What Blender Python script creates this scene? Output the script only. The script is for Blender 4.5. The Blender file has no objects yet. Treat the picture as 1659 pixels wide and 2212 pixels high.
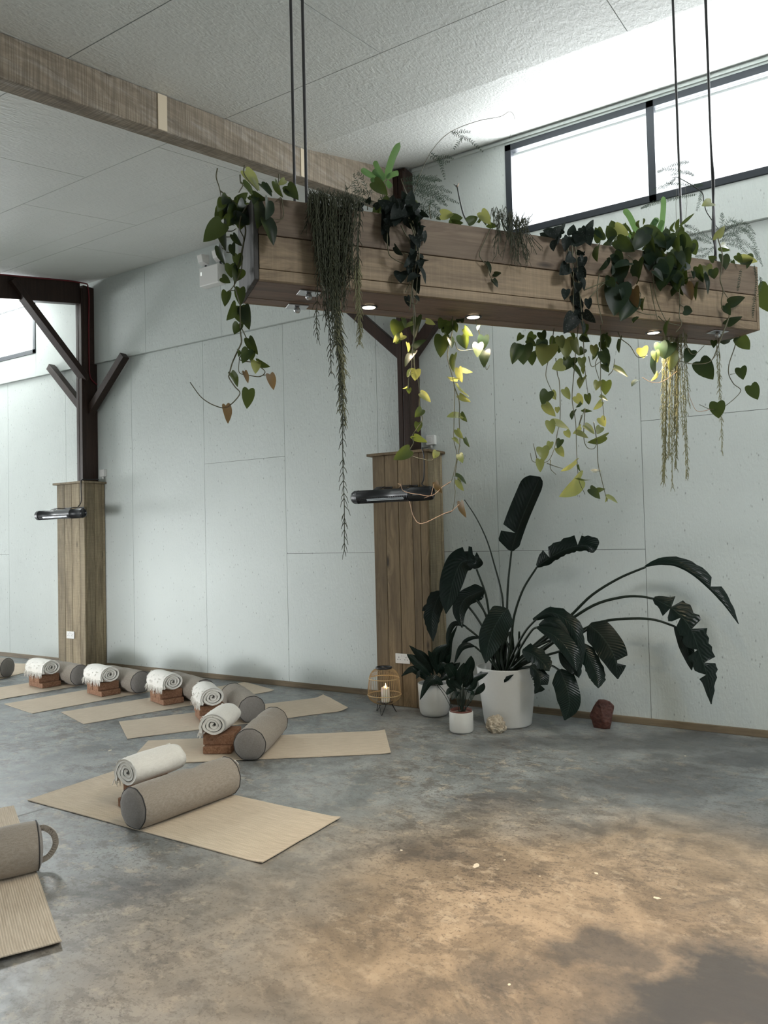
import bpy, math, random
import numpy as np
from mathutils import Vector, Matrix, noise as mnoise
random.seed(7)
S = bpy.context.scene
COL = S.collection
PI = math.pi

# ------------------------------------------------------------------ camera model
FPX = 1620.0; IW, IH = 1659.0, 2212.0; CH = 1.5
YAW, PITCH, ROLL = -0.5512, 0.03269, -0.0243
_f = Vector((math.sin(YAW)*math.cos(PITCH), math.cos(YAW)*math.cos(PITCH), math.sin(PITCH)))
_r0 = Vector((math.cos(YAW), -math.sin(YAW), 0)); _u0 = _r0.cross(_f)
_r = _r0*math.cos(ROLL) + _u0*math.sin(ROLL); _u = -_r0*math.sin(ROLL) + _u0*math.cos(ROLL)
EYE = Vector((0, 0, CH))
def ray(x, y): return _f + _r*((x-IW/2)/FPX) - _u*((y-IH/2)/FPX)
def atY(x, y, Y): d = ray(x, y); return EYE + d*(Y/d.y)
def atX(x, y, X): d = ray(x, y); return EYE + d*(X/d.x)
def atZ(x, y, Z): d = ray(x, y); return EYE + d*((Z-CH)/d.z)
# hanging planter frame
SC = 0.83
PP = EYE + (Vector((-2.307, 2.682, 2.724)) - EYE)*SC; PTH = 0.92; PL, PW, PH = 3.113*SC, 0.39*SC, 0.40*SC
PU = Vector((math.cos(PTH), math.sin(PTH), 0)); PV = Vector((-PU.y, PU.x, 0))
def pw(x, y, off):            # point at distance off behind the planter's front face
    d = ray(x, y); t = ((PP + PV*(off*SC) - EYE).dot(PV))/d.dot(PV); return EYE + d*t
def pd(x, y, z): return EYE + ray(x, y)*z

# ------------------------------------------------------------------ mesh helpers
class MB:
    def __init__(s): s.v = []; s.f = []; s.uv = None
    def add(s, v, f):
        o = len(s.v); s.v += [Vector(p) for p in v]; s.f += [tuple(i+o for i in q) for q in f]; return s
    def box(s, a, b):
        x0, y0, z0 = a; x1, y1, z1 = b
        v = [(x0,y0,z0),(x1,y0,z0),(x1,y1,z0),(x0,y1,z0),(x0,y0,z1),(x1,y0,z1),(x1,y1,z1),(x0,y1,z1)]
        return s.add(v, [(0,3,2,1),(4,5,6,7),(0,1,5,4),(1,2,6,5),(2,3,7,6),(3,0,4,7)])
    def hexa(s, v): return s.add(v, [(0,3,2,1),(4,5,6,7),(0,1,5,4),(1,2,6,5),(2,3,7,6),(3,0,4,7)])
    def bar(s, p, q, w, h, up=(0,0,1)):       # rectangular bar from p to q
        p = Vector(p); q = Vector(q); d = (q-p).normalized(); side = d.cross(Vector(up)).normalized(); u = side.cross(d)
        v = []
        for c in (p, q):
            for a, b in ((-1,-1),(1,-1),(1,1),(-1,1)): v.append(c + side*(a*w/2) + u*(b*h/2))
        return s.add(v, [(3,2,1,0),(4,5,6,7),(0,1,5,4),(1,2,6,5),(2,3,7,6),(3,0,4,7)])
    def tube(s, pts, r, n=6, cap=True, closed=False):
        pts = [Vector(p) for p in pts]; m = len(pts)
        rr = r if isinstance(r, (list, tuple)) else [r]*m
        rings = []; prev = None
        for i in range(m):
            if closed: t = pts[(i+1) % m] - pts[i-1]
            else: t = pts[min(i+1, m-1)] - pts[max(i-1, 0)]
            if t.length < 1e-9: t = Vector((0,0,1))
            t.normalize()
            if prev is None:
                a = Vector((0,0,1)) if abs(t.z) < .9 else Vector((1,0,0)); nrm = (a - t*a.dot(t)).normalized()
            else:
                nrm = prev - t*prev.dot(t)
                if nrm.length < 1e-6: nrm = t.orthogonal()
                nrm.normalize()
            prev = nrm; b = t.cross(nrm)
            rings.append([pts[i] + (nrm*math.cos(2*PI*k/n) + b*math.sin(2*PI*k/n))*rr[i] for k in range(n)])
        v = [p for R in rings for p in R]; f = []
        for i in range(m if closed else m-1):
            j = (i+1) % m
            for k in range(n): f.append((i*n+k, i*n+(k+1) % n, j*n+(k+1) % n, j*n+k))
        if cap and not closed: f.append(tuple(range(n-1, -1, -1))); f.append(tuple((m-1)*n+k for k in range(n)))
        return s.add(v, f)
    def lathe(s, prof, n=40, c=(0,0,0), close=False):
        c = Vector(c); v = []; f = []
        for r, z in prof:
            for k in range(n): a = 2*PI*k/n; v.append(c + Vector((r*math.cos(a), r*math.sin(a), z)))
        m = len(prof)
        for i in range(m-1):
            for k in range(n): f.append((i*n+k, i*n+(k+1) % n, (i+1)*n+(k+1) % n, (i+1)*n+k))
        if close: f.append(tuple(range(n-1,-1,-1))); f.append(tuple((m-1)*n+k for k in range(n)))
        return s.add(v, f)
    def build(s, name, mat, parent=None, smooth=False, bevel=0, label=None, world=False):
        off = parent.location if (parent is not None and world) else Vector((0,0,0))
        q = parent
        if parent is not None and world:
            off = Vector((0,0,0))
            while q is not None: off = off + q.location; q = q.parent
        me = bpy.data.meshes.new(name)
        me.from_pydata([tuple(p - off) for p in s.v], [], s.f); me.update()
        if s.uv:
            L = me.uv_layers.new(name='uv')
            for lp in me.loops: L.data[lp.index].uv = s.uv[lp.vertex_index]
        o = bpy.data.objects.new(name, me); COL.objects.link(o)
        for m in (mat if isinstance(mat, list) else [mat]): me.materials.append(m)
        if smooth:
            for p in me.polygons: p.use_smooth = True
        if parent is not None: o.parent = parent
        if bevel:
            b = o.modifiers.new('bevel', 'BEVEL'); b.width = bevel; b.segments = 2; b.limit_method = 'ANGLE'; b.angle_limit = 0.7
        if label: o['label'] = label
        return o
def tag(o, label, cat, group=None, kind=None):
    o['label'] = label; o['category'] = cat
    if group: o['group'] = group
    if kind: o['kind'] = kind
    return o
def thing(name, label, cat, loc=(0,0,0), rz=0, group=None):
    o = bpy.data.objects.new(name, None); COL.objects.link(o); o.empty_display_size = .1
    o.location = loc; o.rotation_euler = (0,0,rz); return tag(o, label, cat, group)
def struct(o): o['kind'] = 'structure'; return o
def dup(root, loc, rz, label, group=None):
    r = root.copy(); COL.objects.link(r); r.location = loc; r.rotation_euler = (0,0,rz); r['label'] = label
    if group: r['group'] = group
    for ch in list(root.children):
        c = ch.copy(); COL.objects.link(c); c.parent = r
        for g in list(ch.children): d = g.copy(); COL.objects.link(d); d.parent = c
    return r
def spline(pts, n):
    pts = [Vector(p) for p in pts]
    if len(pts) == 2: return [pts[0].lerp(pts[1], i/(n-1)) for i in range(n)]
    P = [pts[0]*2-pts[1]] + pts + [pts[-1]*2-pts[-2]]; m = len(pts)-1; out = []
    for i in range(n):
        t = i/(n-1)*m; k = min(int(t), m-1); u = t-k
        a, b, c, d = P[k], P[k+1], P[k+2], P[k+3]
        out.append(0.5*((2*b) + (c-a)*u + (2*a-5*b+4*c-d)*u*u + (3*b-a-3*c+d)*u**3))
    return out

# ------------------------------------------------------------------ materials
def new_mat(name):
    m = bpy.data.materials.new(name); m.use_nodes = True; nt = m.node_tree
    for n in list(nt.nodes): nt.nodes.remove(n)
    out = nt.nodes.new('ShaderNodeOutputMaterial'); return m, nt, out
class G:
    def __init__(s, nt): s.nt = nt
    def n(s, t, **k):
        x = s.nt.nodes.new('ShaderNode'+t)
        for a, b in k.items(): setattr(x, a, b)
        return x
    def l(s, a, b): s.nt.links.new(a, b)
    def coord(s, scale=(1,1,1), kind='Object', rot=(0,0,0)):
        t = s.n('TexCoord'); m = s.n('Mapping'); m.inputs['Scale'].default_value = scale; m.inputs['Rotation'].default_value = rot
        s.l(t.outputs[kind], m.inputs['Vector']); return m.outputs[0]
    def noise(s, vec, scale, detail=4, rough=.55, dist=0):
        x = s.n('TexNoise'); x.inputs['Scale'].default_value = scale; x.inputs['Detail'].default_value = detail
        x.inputs['Roughness'].default_value = rough; x.inputs['Distortion'].default_value = dist
        if vec is not None: s.l(vec, x.inputs['Vector'])
        return x.outputs['Fac']
    def vor(s, vec, scale, feature='F1', out='Distance', rnd=1):
        x = s.n('TexVoronoi', feature=feature); x.inputs['Scale'].default_value = scale; x.inputs['Randomness'].default_value = rnd
        if vec is not None: s.l(vec, x.inputs['Vector'])
        return x.outputs[out]
    def ramp(s, fac, stops):
        x = s.n('ValToRGB'); e = x.color_ramp.elements
        while len(e) < len(stops): e.new(.5)
        for i, (p, c) in enumerate(stops): e[i].position = p; e[i].color = (c[0], c[1], c[2], 1) if not isinstance(c, (int, float)) else (c, c, c, 1)
        s.l(fac, x.inputs[0]); return x.outputs[0]
    def mix(s, fac, a, b, mode='MIX'):
        x = s.n('Mix', data_type='RGBA', blend_type=mode)
        for sock, val in ((0, fac), (6, a), (7, b)):
            if isinstance(val, (int, float)): x.inputs[sock].default_value = val
            elif isinstance(val, (tuple, list)): x.inputs[sock].default_value = (*val[:3], 1)
            else: s.l(val, x.inputs[sock])
        return x.outputs[2]
    def math(s, op, a, b=0):
        x = s.n('Math', operation=op)
        for i, val in enumerate((a, b)):
            if isinstance(val, (int, float)): x.inputs[i].default_value = val
            else: s.l(val, x.inputs[i])
        return x.outputs[0]
    def bump(s, h, strength=.3, dist=.01):
        x = s.n('Bump'); x.inputs['Strength'].default_value = strength; x.inputs['Distance'].default_value = dist
        s.l(h, x.inputs['Height']); return x.outputs[0]
    def pri(s, col, rough=.5, normal=None, metal=0, spec=.5, **k):
        x = s.n('BsdfPrincipled')
        for nme, val in (('Base Color', col), ('Roughness', rough), ('Metallic', metal), ('Specular IOR Level', spec)):
            if isinstance(val, (int, float)): x.inputs[nme].default_value = val
            elif isinstance(val, (tuple, list)): x.inputs[nme].default_value = (*val[:3], 1)
            else: s.l(val, x.inputs[nme])
        if normal is not None: s.l(normal, x.inputs['Normal'])
        return x
def simple(name, col, rough=.5, metal=0, spec=.5, bump=0, bscale=200):
    m, nt, out = new_mat(name); g = G(nt); c = g.coord()
    nz = g.noise(c, bscale, 3)
    cc = g.mix(g.math('MULTIPLY', nz, .25), col, tuple(x*.75 for x in col))
    p = g.pri(cc, rough, g.bump(nz, bump, .002) if bump else None, metal, spec); g.l(p.outputs[0], out.inputs[0]); return m
def emit(name, col, st):
    m, nt, out = new_mat(name); g = G(nt); e = g.n('Emission'); e.inputs[0].default_value = (*col, 1); e.inputs[1].default_value = st
    g.l(e.outputs[0], out.inputs[0]); return m
def osb(name, base, speck=.5, bumpst=.35, dark=(.2,.2,.19), sc=1.0, flat=False):
    m, nt, out = new_mat(name); g = G(nt); c = g.coord((1,1,1))
    big = g.noise(c, .9, 3); fine = g.noise(c, 60, 4)
    # strand chips: long thin flakes lying in several directions, gated by patches
    hs = None
    for q, (ag, lg_) in enumerate(((.35, 13), (1.25, 15), (-.75, 12), (2.2, 16), (-.15, 14))):
        rt, scl = ((0, 0, ag), (70, lg_, 70)) if flat else ((0, ag, 0), (70, 70, lg_))
        nv = g.noise(g.coord(tuple(x*sc for x in scl), rot=rt), 1, 2, .5)
        gate = g.ramp(g.noise(g.coord((1,1,1)), 5.5+q*1.7, 2), [(.45, 0), (.6, 1)])
        hq = g.math('MULTIPLY', g.ramp(nv, [(.40, 0), (.62, 1)]), gate); hs = hq if hs is None else g.math('MAXIMUM', hs, hq)
    ch = hs
    base2 = g.mix(g.ramp(big, [(.35, 0), (.7, 1)]), base, tuple(x*.93 for x in base))
    sp = g.ramp(g.vor(g.coord((30,30,13), rot=(.2,.1,.3)), 1), [(.0, 1), (.17, 0)])
    sp = g.math('MULTIPLY', sp, g.ramp(g.noise(c, 9, 2), [(.44, 0), (.56, 1)]))
    col = g.mix(g.math('MULTIPLY', sp, speck), base2, dark)
    h = g.math('ADD', g.math('MULTIPLY', ch, 1.0), g.math('MULTIPLY', fine, .5))
    p = g.pri(col, .62, g.bump(h, bumpst, .0035), 0, .3); g.l(p.outputs[0], out.inputs[0]); return m
def wood(name, c1, c2, dark, axis='X', rough=.6, knots=1.0, stain=None, saw=0.0, spread=.35):
    m, nt, out = new_mat(name); g = G(nt)
    ai = 'XYZ'.index(axis)
    geo = g.n('NewGeometry'); rnd = geo.outputs['Random Per Island']
    tc = g.n('TexCoord'); add = g.n('VectorMath', operation='ADD'); comb = g.n('CombineXYZ')
    r2 = g.math('MULTIPLY', rnd, 37.3)
    for i in range(3): g.l(r2, comb.inputs[i])
    g.l(tc.outputs['Object'], add.inputs[0]); g.l(comb.outputs[0], add.inputs[1])
    def mp(al, ac):
        x = g.n('Mapping'); sc = [ac]*3; sc[ai] = al; x.inputs['Scale'].default_value = sc; g.l(add.outputs[0], x.inputs['Vector']); return x.outputs[0]
    kn = g.vor(mp(1.7, 5.5), 1)
    knr = g.ramp(kn, [(.0, 1), (.075, .9), (.12, 0)])
    ring = g.math('MULTIPLY', g.ramp(kn, [(.0, 1), (.4, 0)]), 2.0)
    gv = g.n('VectorMath', operation='ADD'); cb = g.n('CombineXYZ')
    for i in range(3):
        if i != ai: g.l(ring, cb.inputs[i])
    g.l(mp(.8, 26), gv.inputs[0]); g.l(cb.outputs[0], gv.inputs[1])
    gr = g.noise(gv.outputs[0], 1.0, 6, .6, 1.4)
    fine = g.noise(mp(4, 220), 1, 3)
    col = g.mix(g.ramp(gr, [(.33, 0), (.66, 1)]), c1, c2)
    col = g.mix(g.math('MULTIPLY', g.ramp(g.noise(mp(1.3, 9), 1, 6, .65), [(.45, 0), (.70, 1)]), .55), col, dark)
    if stain: col = g.mix(g.math('MULTIPLY', g.ramp(g.noise(mp(2.2, 16), 1, 7, .72), [(.50, 0), (.66, 1)]), .5), col, stain)
    col = g.mix(g.math('MULTIPLY', fine, .25), col, dark)
    col = g.mix(g.math('MULTIPLY', knr, .85*knots), col, tuple(x*.35 for x in dark))
    h = g.math('ADD', gr, g.math('MULTIPLY', fine, .5))
    if saw:
        sw = g.noise(mp(130, 4), 1, 3); col = g.mix(g.math('MULTIPLY', g.ramp(sw, [(.42, 1), (.60, 0)]), min(.45, .3*saw)), col, dark); h = g.math('ADD', h, g.math('MULTIPLY', sw, saw))
    br = g.math('ADD', 1-spread/2, g.math('MULTIPLY', rnd, spread))
    hsv = g.n('HueSaturation'); g.l(col, hsv.inputs['Color']); g.l(br, hsv.inputs['Value'])
    p = g.pri(hsv.outputs[0], rough, g.bump(h, .35, .004), 0, .3); g.l(p.outputs[0], out.inputs[0]); return m
def leafmat(name, top, trans, rough=.38, vein=None, tf=.35, spots=None, spec=.28):
    m, nt, out = new_mat(name); g = G(nt); c = g.coord()
    oi = g.n('ObjectInfo')
    nz = g.noise(c, 25, 3)
    col = g.mix(nz, tuple(x*.75 for x in top), tuple(min(1, x*1.25) for x in top))
    hs = g.n('HueSaturation'); g.l(col, hs.inputs['Color']); g.l(g.math('ADD', .75, g.math('MULTIPLY', oi.outputs['Random'], .5)), hs.inputs['Value'])
    col = hs.outputs[0]
    if spots: col = g.mix(g.ramp(g.vor(c, 90), [(.2, 1), (.32, 0)]), col, spots)
    nrm = None
    if vein:
        tc = g.n('TexCoord'); sx = g.n('SeparateXYZ'); g.l(tc.outputs['UV'], sx.inputs[0])
        ph = g.math('ADD', g.math('MULTIPLY', sx.outputs[0], vein), g.math('MULTIPLY', g.math('ABSOLUTE', g.math('SUBTRACT', sx.outputs[1], .5)), -vein*.35))
        w = g.math('SINE', ph); nrm = g.bump(g.math('ADD', w, g.math('MULTIPLY', g.noise(c, 14, 3), 3)), .2, .003)
        rib = g.ramp(g.math('ABSOLUTE', g.math('SUBTRACT', sx.outputs[1], .5)), [(.0, 1), (.03, 0)])
        col = g.mix(g.math('MULTIPLY', rib, .6), col, tuple(min(1, x*2.2+.02) for x in top))
    p = g.pri(col, rough, nrm, 0, spec)
    t = g.n('BsdfTranslucent'); t.inputs[0].default_value = (*trans, 1)
    mx = g.n('MixShader'); mx.inputs[0].default_value = tf; g.l(p.outputs[0], mx.inputs[1]); g.l(t.outputs[0], mx.inputs[2])
    g.l(mx.outputs[0], out.inputs[0]); return m
def fabric(name, c1, c2, scale=450, bump=.4, rough=.9, axis=None):
    m, nt, out = new_mat(name); g = G(nt)
    a = g.noise(g.coord((1, .12, .12)), scale, 2); b = g.noise(g.coord((.12, 1, 1)), scale, 2)
    w = g.math('ADD', a, b); big = g.noise(g.coord(), 6, 3)
    col = g.mix(g.ramp(g.math('MULTIPLY', w, .5), [(.38, 0), (.62, 1)]), c1, c2)
    col = g.mix(g.math('MULTIPLY', big, .3), col, tuple(x*.7 for x in c1))
    p = g.pri(col, rough, g.bump(w, bump, .002), 0, .15); p.inputs['Sheen Weight'].default_value = .15
    g.l(p.outputs[0], out.inputs[0]); return m

M = {}
M['wall'] = osb('painted_wall_board', (.61,.65,.63), .9, .42, (.15,.16,.155))
M['wall_up'] = osb('painted_upper_board', (.61,.65,.63), .6, .42, (.2,.2,.2))
M['ceil'] = osb('painted_ceiling_board', (.74,.75,.725), .25, .55, (.3,.3,.28), .9, True)
M['gap'] = simple('joint_backing', (.10,.105,.10), .9)  # dark grey backing behind the board gaps
M['beam'] = wood('reclaimed_pine', (.255,.205,.15), (.37,.31,.235), (.085,.066,.048), 'Y', .75, 1.1, (.50,.47,.42), 1.6, .1)
M['post'] = wood('dark_stained_timber', (.030,.017,.013), (.050,.028,.021), (.012,.008,.007), 'Z', .45, .3)
M['clad'] = wood('column_planks', (.165,.115,.062), (.27,.195,.11), (.060,.040,.024), 'Z', .6, 1.1, (.085,.058,.036), 0, .55)
M['clad_rough'] = wood('rough_lit_column_planks', (.27,.215,.135), (.41,.335,.22), (.10,.075,.048), 'Z', .7, 1.2, (.085,.064,.042), .6, .6)
M['plant_wood'] = wood('planter_boards', (.22,.158,.098), (.36,.27,.172), (.085,.058,.038), 'X', .6, 1.3, (.105,.072,.048), .5, .25)
M['plant_top'] = wood('planter_top_board', (.155,.112,.076), (.24,.178,.122), (.055,.038,.028), 'X', .6, 1.1, (.11,.07,.05), .0)
M['plant_end'] = wood('weathered_end_boards', (.060,.056,.054), (.105,.098,.092), (.026,.025,.024), 'Z', .7, .4, None, .3)
M['plant_base'] = wood('planter_underside', (.17,.115,.09), (.23,.16,.125), (.08,.06,.05), 'X', .55, .5)
M['skirt'] = wood('skirting_timber', (.19,.145,.09), (.28,.215,.14), (.09,.065,.045), 'X', .6, 1.2)
M['frame'] = simple('anthracite_aluminium', (.020,.026,.034), .4, .2)
M['black'] = simple('black_plastic', (.012,.013,.016), .35)
M['steel'] = simple('brushed_steel', (.45,.45,.46), .3, 1)
M['cablesteel'] = simple('dark_steel_rod', (.06,.06,.062), .4, .6)
M['white'] = simple('white_plastic', (.78,.77,.75), .35)
M['ceramic'] = simple('white_matt_glaze', (.60,.60,.58), .5, 0, .4, .15, 60)
M['soil'] = simple('dark_compost', (.022,.016,.012), .95, 0, .1, .8, 90)
M['terra'] = simple('terracotta_rim', (.12,.035,.022), .6)
M['red'] = simple('dark_red_cable', (.16,.012,.018), .45)
M['bolster'] = fabric('taupe_linen', (.29,.25,.208), (.40,.355,.305), 420, .5)
M['bolster_end'] = fabric('grey_linen_end', (.235,.215,.20), (.31,.29,.275), 420, .4)
M['piping'] = simple('dark_piping', (.05,.048,.048), .8)
M['blanket'] = fabric('cream_cotton', (.80,.775,.72), (.90,.88,.83), 300, .5)
M['stem'] = simple('green_brown_stem', (.07,.065,.028), .5)
M['stemdark'] = simple('dark_stem', (.018,.022,.016), .5)
M['twig'] = simple('pale_pink_shoot', (.42,.27,.18), .5)
M['heart'] = leafmat('heart_leaf_green', (.007,.015,.009), (.28,.36,.07), .38, None, .13, None, .13)
M['litpale'] = leafmat('lit_pale_leaf_green', (.040,.062,.024), (.58,.57,.17), .36, None, .34)  # paler leaf green; lamp glow under the trough is mixed into its colour
M['heartbrown'] = leafmat('heart_leaf_brown', (.050,.031,.016), (.36,.22,.07), .42, None, .25)
M['satin'] = leafmat('satin_leaf', (.009,.013,.011), (.05,.08,.04), .5, None, .06, (.030,.036,.033), .12)
M['rhipspale'] = simple('rhipsalis_pale_stem', (.17,.165,.085), .6, 0, .25)
M['fern'] = leafmat('blue_fern_green', (.085,.165,.07), (.25,.42,.13), .4, None, .28)
M['asparagus'] = leafmat('asparagus_needles', (.030,.052,.036), (.10,.15,.08), .55, None, .2)
M['rhips'] = simple('rhipsalis_stem', (.040,.044,.024), .6, 0, .25)
M['strel'] = leafmat('bird_of_paradise_leaf', (.0055,.012,.0095), (.04,.075,.025), .24, 120, .04, None, .20)
M['lily'] = leafmat('peace_lily_leaf', (.006,.014,.010), (.04,.08,.03), .26, 90, .04, None, .22)
M['cane'] = simple('bamboo_cane', (.40,.27,.13), .45)
M['wax'] = None
M['lampglow'] = emit('lamp_glow', (1.0,.80,.52), 14)
M['flame'] = emit('flame_glow', (1.0,.72,.33), 30)

STAINS = [(1480,1610,1.1,.35,.65),(1560,2150,.62,.36,.95),(1290,2030,.30,.22,.75),(1420,1690,.75,.45,.6),(1640,1760,.6,.5,.45),(1650,1640,.9,.3,.7),(1130,2090,.22,.12,.5),(930,1840,.35,.25,.4),(1060,1740,.45,.22,.4),(330,1900,.35,.2,.45),(840,2150,.2,.12,.35),(330,1560,.7,.25,.45),(1200,1600,.9,.25,.5),(120,1700,.4,.2,.25)]
def mk_floor():
    m, nt, out = new_mat('polished_concrete'); g = G(nt); c = g.coord()
    big = g.noise(c, .55, 5, .6, .6); mid = g.noise(c, 2.2, 7, .65, .8); fine = g.noise(g.coord((1,2.2,1), rot=(0,0,.5)), 9, 8, .7, .5); vf = g.noise(c, 60, 6, .7)
    grey = g.mix(g.ramp(mid, [(.36, 0), (.66, 1)]), (.17,.185,.19), (.34,.355,.35))
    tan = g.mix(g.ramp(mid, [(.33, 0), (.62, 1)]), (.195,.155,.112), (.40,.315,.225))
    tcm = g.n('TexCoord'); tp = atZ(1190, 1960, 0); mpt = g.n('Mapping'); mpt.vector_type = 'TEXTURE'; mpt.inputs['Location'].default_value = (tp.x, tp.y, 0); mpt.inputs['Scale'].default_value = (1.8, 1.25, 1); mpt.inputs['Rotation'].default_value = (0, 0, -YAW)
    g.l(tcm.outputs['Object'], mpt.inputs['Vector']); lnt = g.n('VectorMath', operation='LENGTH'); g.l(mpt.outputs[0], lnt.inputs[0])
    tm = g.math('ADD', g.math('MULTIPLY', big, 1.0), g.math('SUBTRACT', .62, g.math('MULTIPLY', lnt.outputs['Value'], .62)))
    col = g.mix(g.ramp(tm, [(.42, 0), (.78, 1)]), grey, tan)  # real tan tint plus warm lamp light, both in the floor colour
    n1 = g.noise(c, 1.6, 12, .74, .6); n2 = g.noise(g.coord((1,1.5,1), rot=(0,0,.6)), 6.5, 12, .78, .3); n3 = g.noise(g.coord((1,1.3,1), rot=(0,0,1.3)), 8.5, 12, .76, .2)
    gate = g.ramp(g.noise(c, .8, 3), [(.42, .45), (.60, 1)])
    col = g.mix(g.math('MULTIPLY', g.ramp(n1, [(.53, 0), (.62, 1)]), .50), col, (.085,.082,.078))
    col = g.mix(g.math('MULTIPLY', g.math('MULTIPLY', g.ramp(n2, [(.50, 0), (.56, 1)]), .60), gate), col, (.10,.085,.070))
    col = g.mix(g.math('MULTIPLY', g.math('MULTIPLY', g.ramp(n3, [(.54, 0), (.60, 1)]), .52), gate), col, (.50,.42,.32))
    col = g.mix(g.math('MULTIPLY', g.math('MULTIPLY', g.ramp(vf, [(.55, 0), (.60, 1)]), .62), gate), col, (.07,.06,.052))
    tcw = g.n('TexCoord'); nv = g.n('TexNoise'); nv.inputs['Scale'].default_value = 1.7; nv.inputs['Detail'].default_value = 6; nv.inputs['Roughness'].default_value = .65; g.l(tcw.outputs['Object'], nv.inputs['Vector'])
    wv = g.n('VectorMath', operation='MULTIPLY_ADD'); g.l(nv.outputs['Color'], wv.inputs[0]); wv.inputs[1].default_value = (.85, .85, 0); g.l(tcw.outputs['Object'], wv.inputs[2])
    tot = None
    for (sx_, sy_, rx, ry, am) in STAINS:
        sp_ = atZ(sx_, sy_, 0); mp_ = g.n('Mapping'); mp_.vector_type = 'TEXTURE'; mp_.inputs['Location'].default_value = (sp_.x+.42, sp_.y+.42, 0); mp_.inputs['Scale'].default_value = (rx, ry, 1); mp_.inputs['Rotation'].default_value = (0, 0, -YAW)
        g.l(wv.outputs[0], mp_.inputs['Vector']); ln_ = g.n('VectorMath', operation='LENGTH'); g.l(mp_.outputs[0], ln_.inputs[0])
        k_ = g.math('MULTIPLY', g.ramp(ln_.outputs['Value'], [(.45, 1), (1.0, 0)]), am); tot = k_ if tot is None else g.math('MAXIMUM', tot, k_)
    col = g.mix(tot, col, (.055,.056,.060))
    pit = g.math('MULTIPLY', g.ramp(g.vor(c, 22), [(.0, 1), (.06, 0)]), g.ramp(g.noise(c, 1.6, 2), [(.5, 0), (.6, 1)]))
    col = g.mix(g.math('MULTIPLY', pit, .8), col, (.03,.028,.026))
    scr = g.ramp(g.noise(g.coord((.6, 40, 1), rot=(0,0,1.1)), 1, 3), [(.71, 0), (.76, 1)])
    col = g.mix(g.math('MULTIPLY', scr, .25), col, (.4,.4,.38))
    rough = g.ramp(g.math('ADD', g.math('MULTIPLY', mid, .6), g.math('MULTIPLY', fine, .4)), [(.3, .30), (.7, .60)])
    p = g.pri(col, rough, g.bump(g.math('ADD', fine, g.math('MULTIPLY', vf, .4)), .12, .004), 0, .42); g.l(p.outputs[0], out.inputs[0]); return m
M['floor'] = mk_floor()
def mk_mat():
    m, nt, out = new_mat('jute_weave'); g = G(nt); c = g.coord()
    tc = g.n('TexCoord'); sx = g.n('SeparateXYZ'); g.l(tc.outputs['Object'], sx.inputs[0])
    st = g.math('SINE', g.math('MULTIPLY', sx.outputs[1], 2*PI/.0095)); cr = g.math('SINE', g.math('MULTIPLY', sx.outputs[0], 2*PI/.007))
    nz = g.noise(g.coord((1.2, 18, 1)), 6, 5, .7); n2 = g.noise(c, 260, 3)
    col = g.mix(g.ramp(nz, [(.35, 0), (.65, 1)]), (.58,.49,.385), (.75,.65,.53))
    col = g.mix(g.math('MULTIPLY', g.ramp(g.math('MULTIPLY', g.math('ADD', st, 1), .5), [(.0, 1), (.45, 0)]), .24), col, (.34,.27,.19))
    col = g.mix(g.math('MULTIPLY', n2, .25), col, (.42,.33,.22))
    h = g.math('ADD', g.math('MULTIPLY', st, .6), g.math('MULTIPLY', cr, .25))
    p = g.pri(col, .9, g.bump(g.math('ADD', h, n2), .5, .002), 0, .15); g.l(p.outputs[0], out.inputs[0]); return m
M['mat'] = mk_mat()
def mk_cork():
    m, nt, out = new_mat('cork'); g = G(nt); c = g.coord()
    v = g.vor(c, 120, out='Color'); n = g.noise(c, 40, 4)
    bw = g.n('RGBToBW'); g.l(v, bw.inputs[0])
    col = g.mix(bw.outputs[0], (.19,.095,.055), (.33,.19,.12)); col = g.mix(g.ramp(n, [(.58, 0), (.7, .7)]), col, (.09,.045,.03))
    p = g.pri(col, .85, g.bump(bw.outputs[0], .25, .002), 0, .2); g.l(p.outputs[0], out.inputs[0]); return m
M['cork'] = mk_cork()
def mk_stone(name, a, b, d, sc):
    m, nt, out = new_mat(name); g = G(nt); c = g.coord()
    n = g.noise(c, sc, 7, .7, .8); v = g.vor(c, sc*2.2)
    col = g.mix(g.ramp(n, [(.35, 0), (.65, 1)]), a, b); col = g.mix(g.ramp(v, [(.05, .8), (.3, 0)]), col, d)
    p = g.pri(col, .6, g.bump(g.math('ADD', n, v), .7, .012), 0, .4); g.l(p.outputs[0], out.inputs[0]); return m
M['fossil'] = mk_stone('pale_geode', (.30,.24,.17), (.62,.55,.44), (.06,.045,.035), 26)
M['redstone'] = mk_stone('red_jasper', (.060,.022,.017), (.12,.045,.032), (.03,.014,.012), 16)
def mk_glass():
    m, nt, out = new_mat('window_glass'); g = G(nt)
    t = g.n('BsdfTransparent'); t.inputs[0].default_value = (.97,.98,.98,1); gl = g.n('BsdfGlossy'); gl.inputs['Roughness'].default_value = .02
    mx = g.n('MixShader'); mx.inputs[0].default_value = .05; g.l(t.outputs[0], mx.inputs[1]); g.l(gl.outputs[0], mx.inputs[2]); g.l(mx.outputs[0], out.inputs[0]); return m
M['glass'] = mk_glass()
def mk_wax():
    m, nt, out = new_mat('candle_wax'); g = G(nt)
    p = g.pri((.85,.80,.70), .45); p.inputs['Subsurface Weight'].default_value = .6; p.inputs['Subsurface Radius'].default_value = (.03,.015,.008); p.inputs['Subsurface Scale'].default_value = .5
    g.l(p.outputs[0], out.inputs[0]); return m
M['wax'] = mk_wax()

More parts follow.
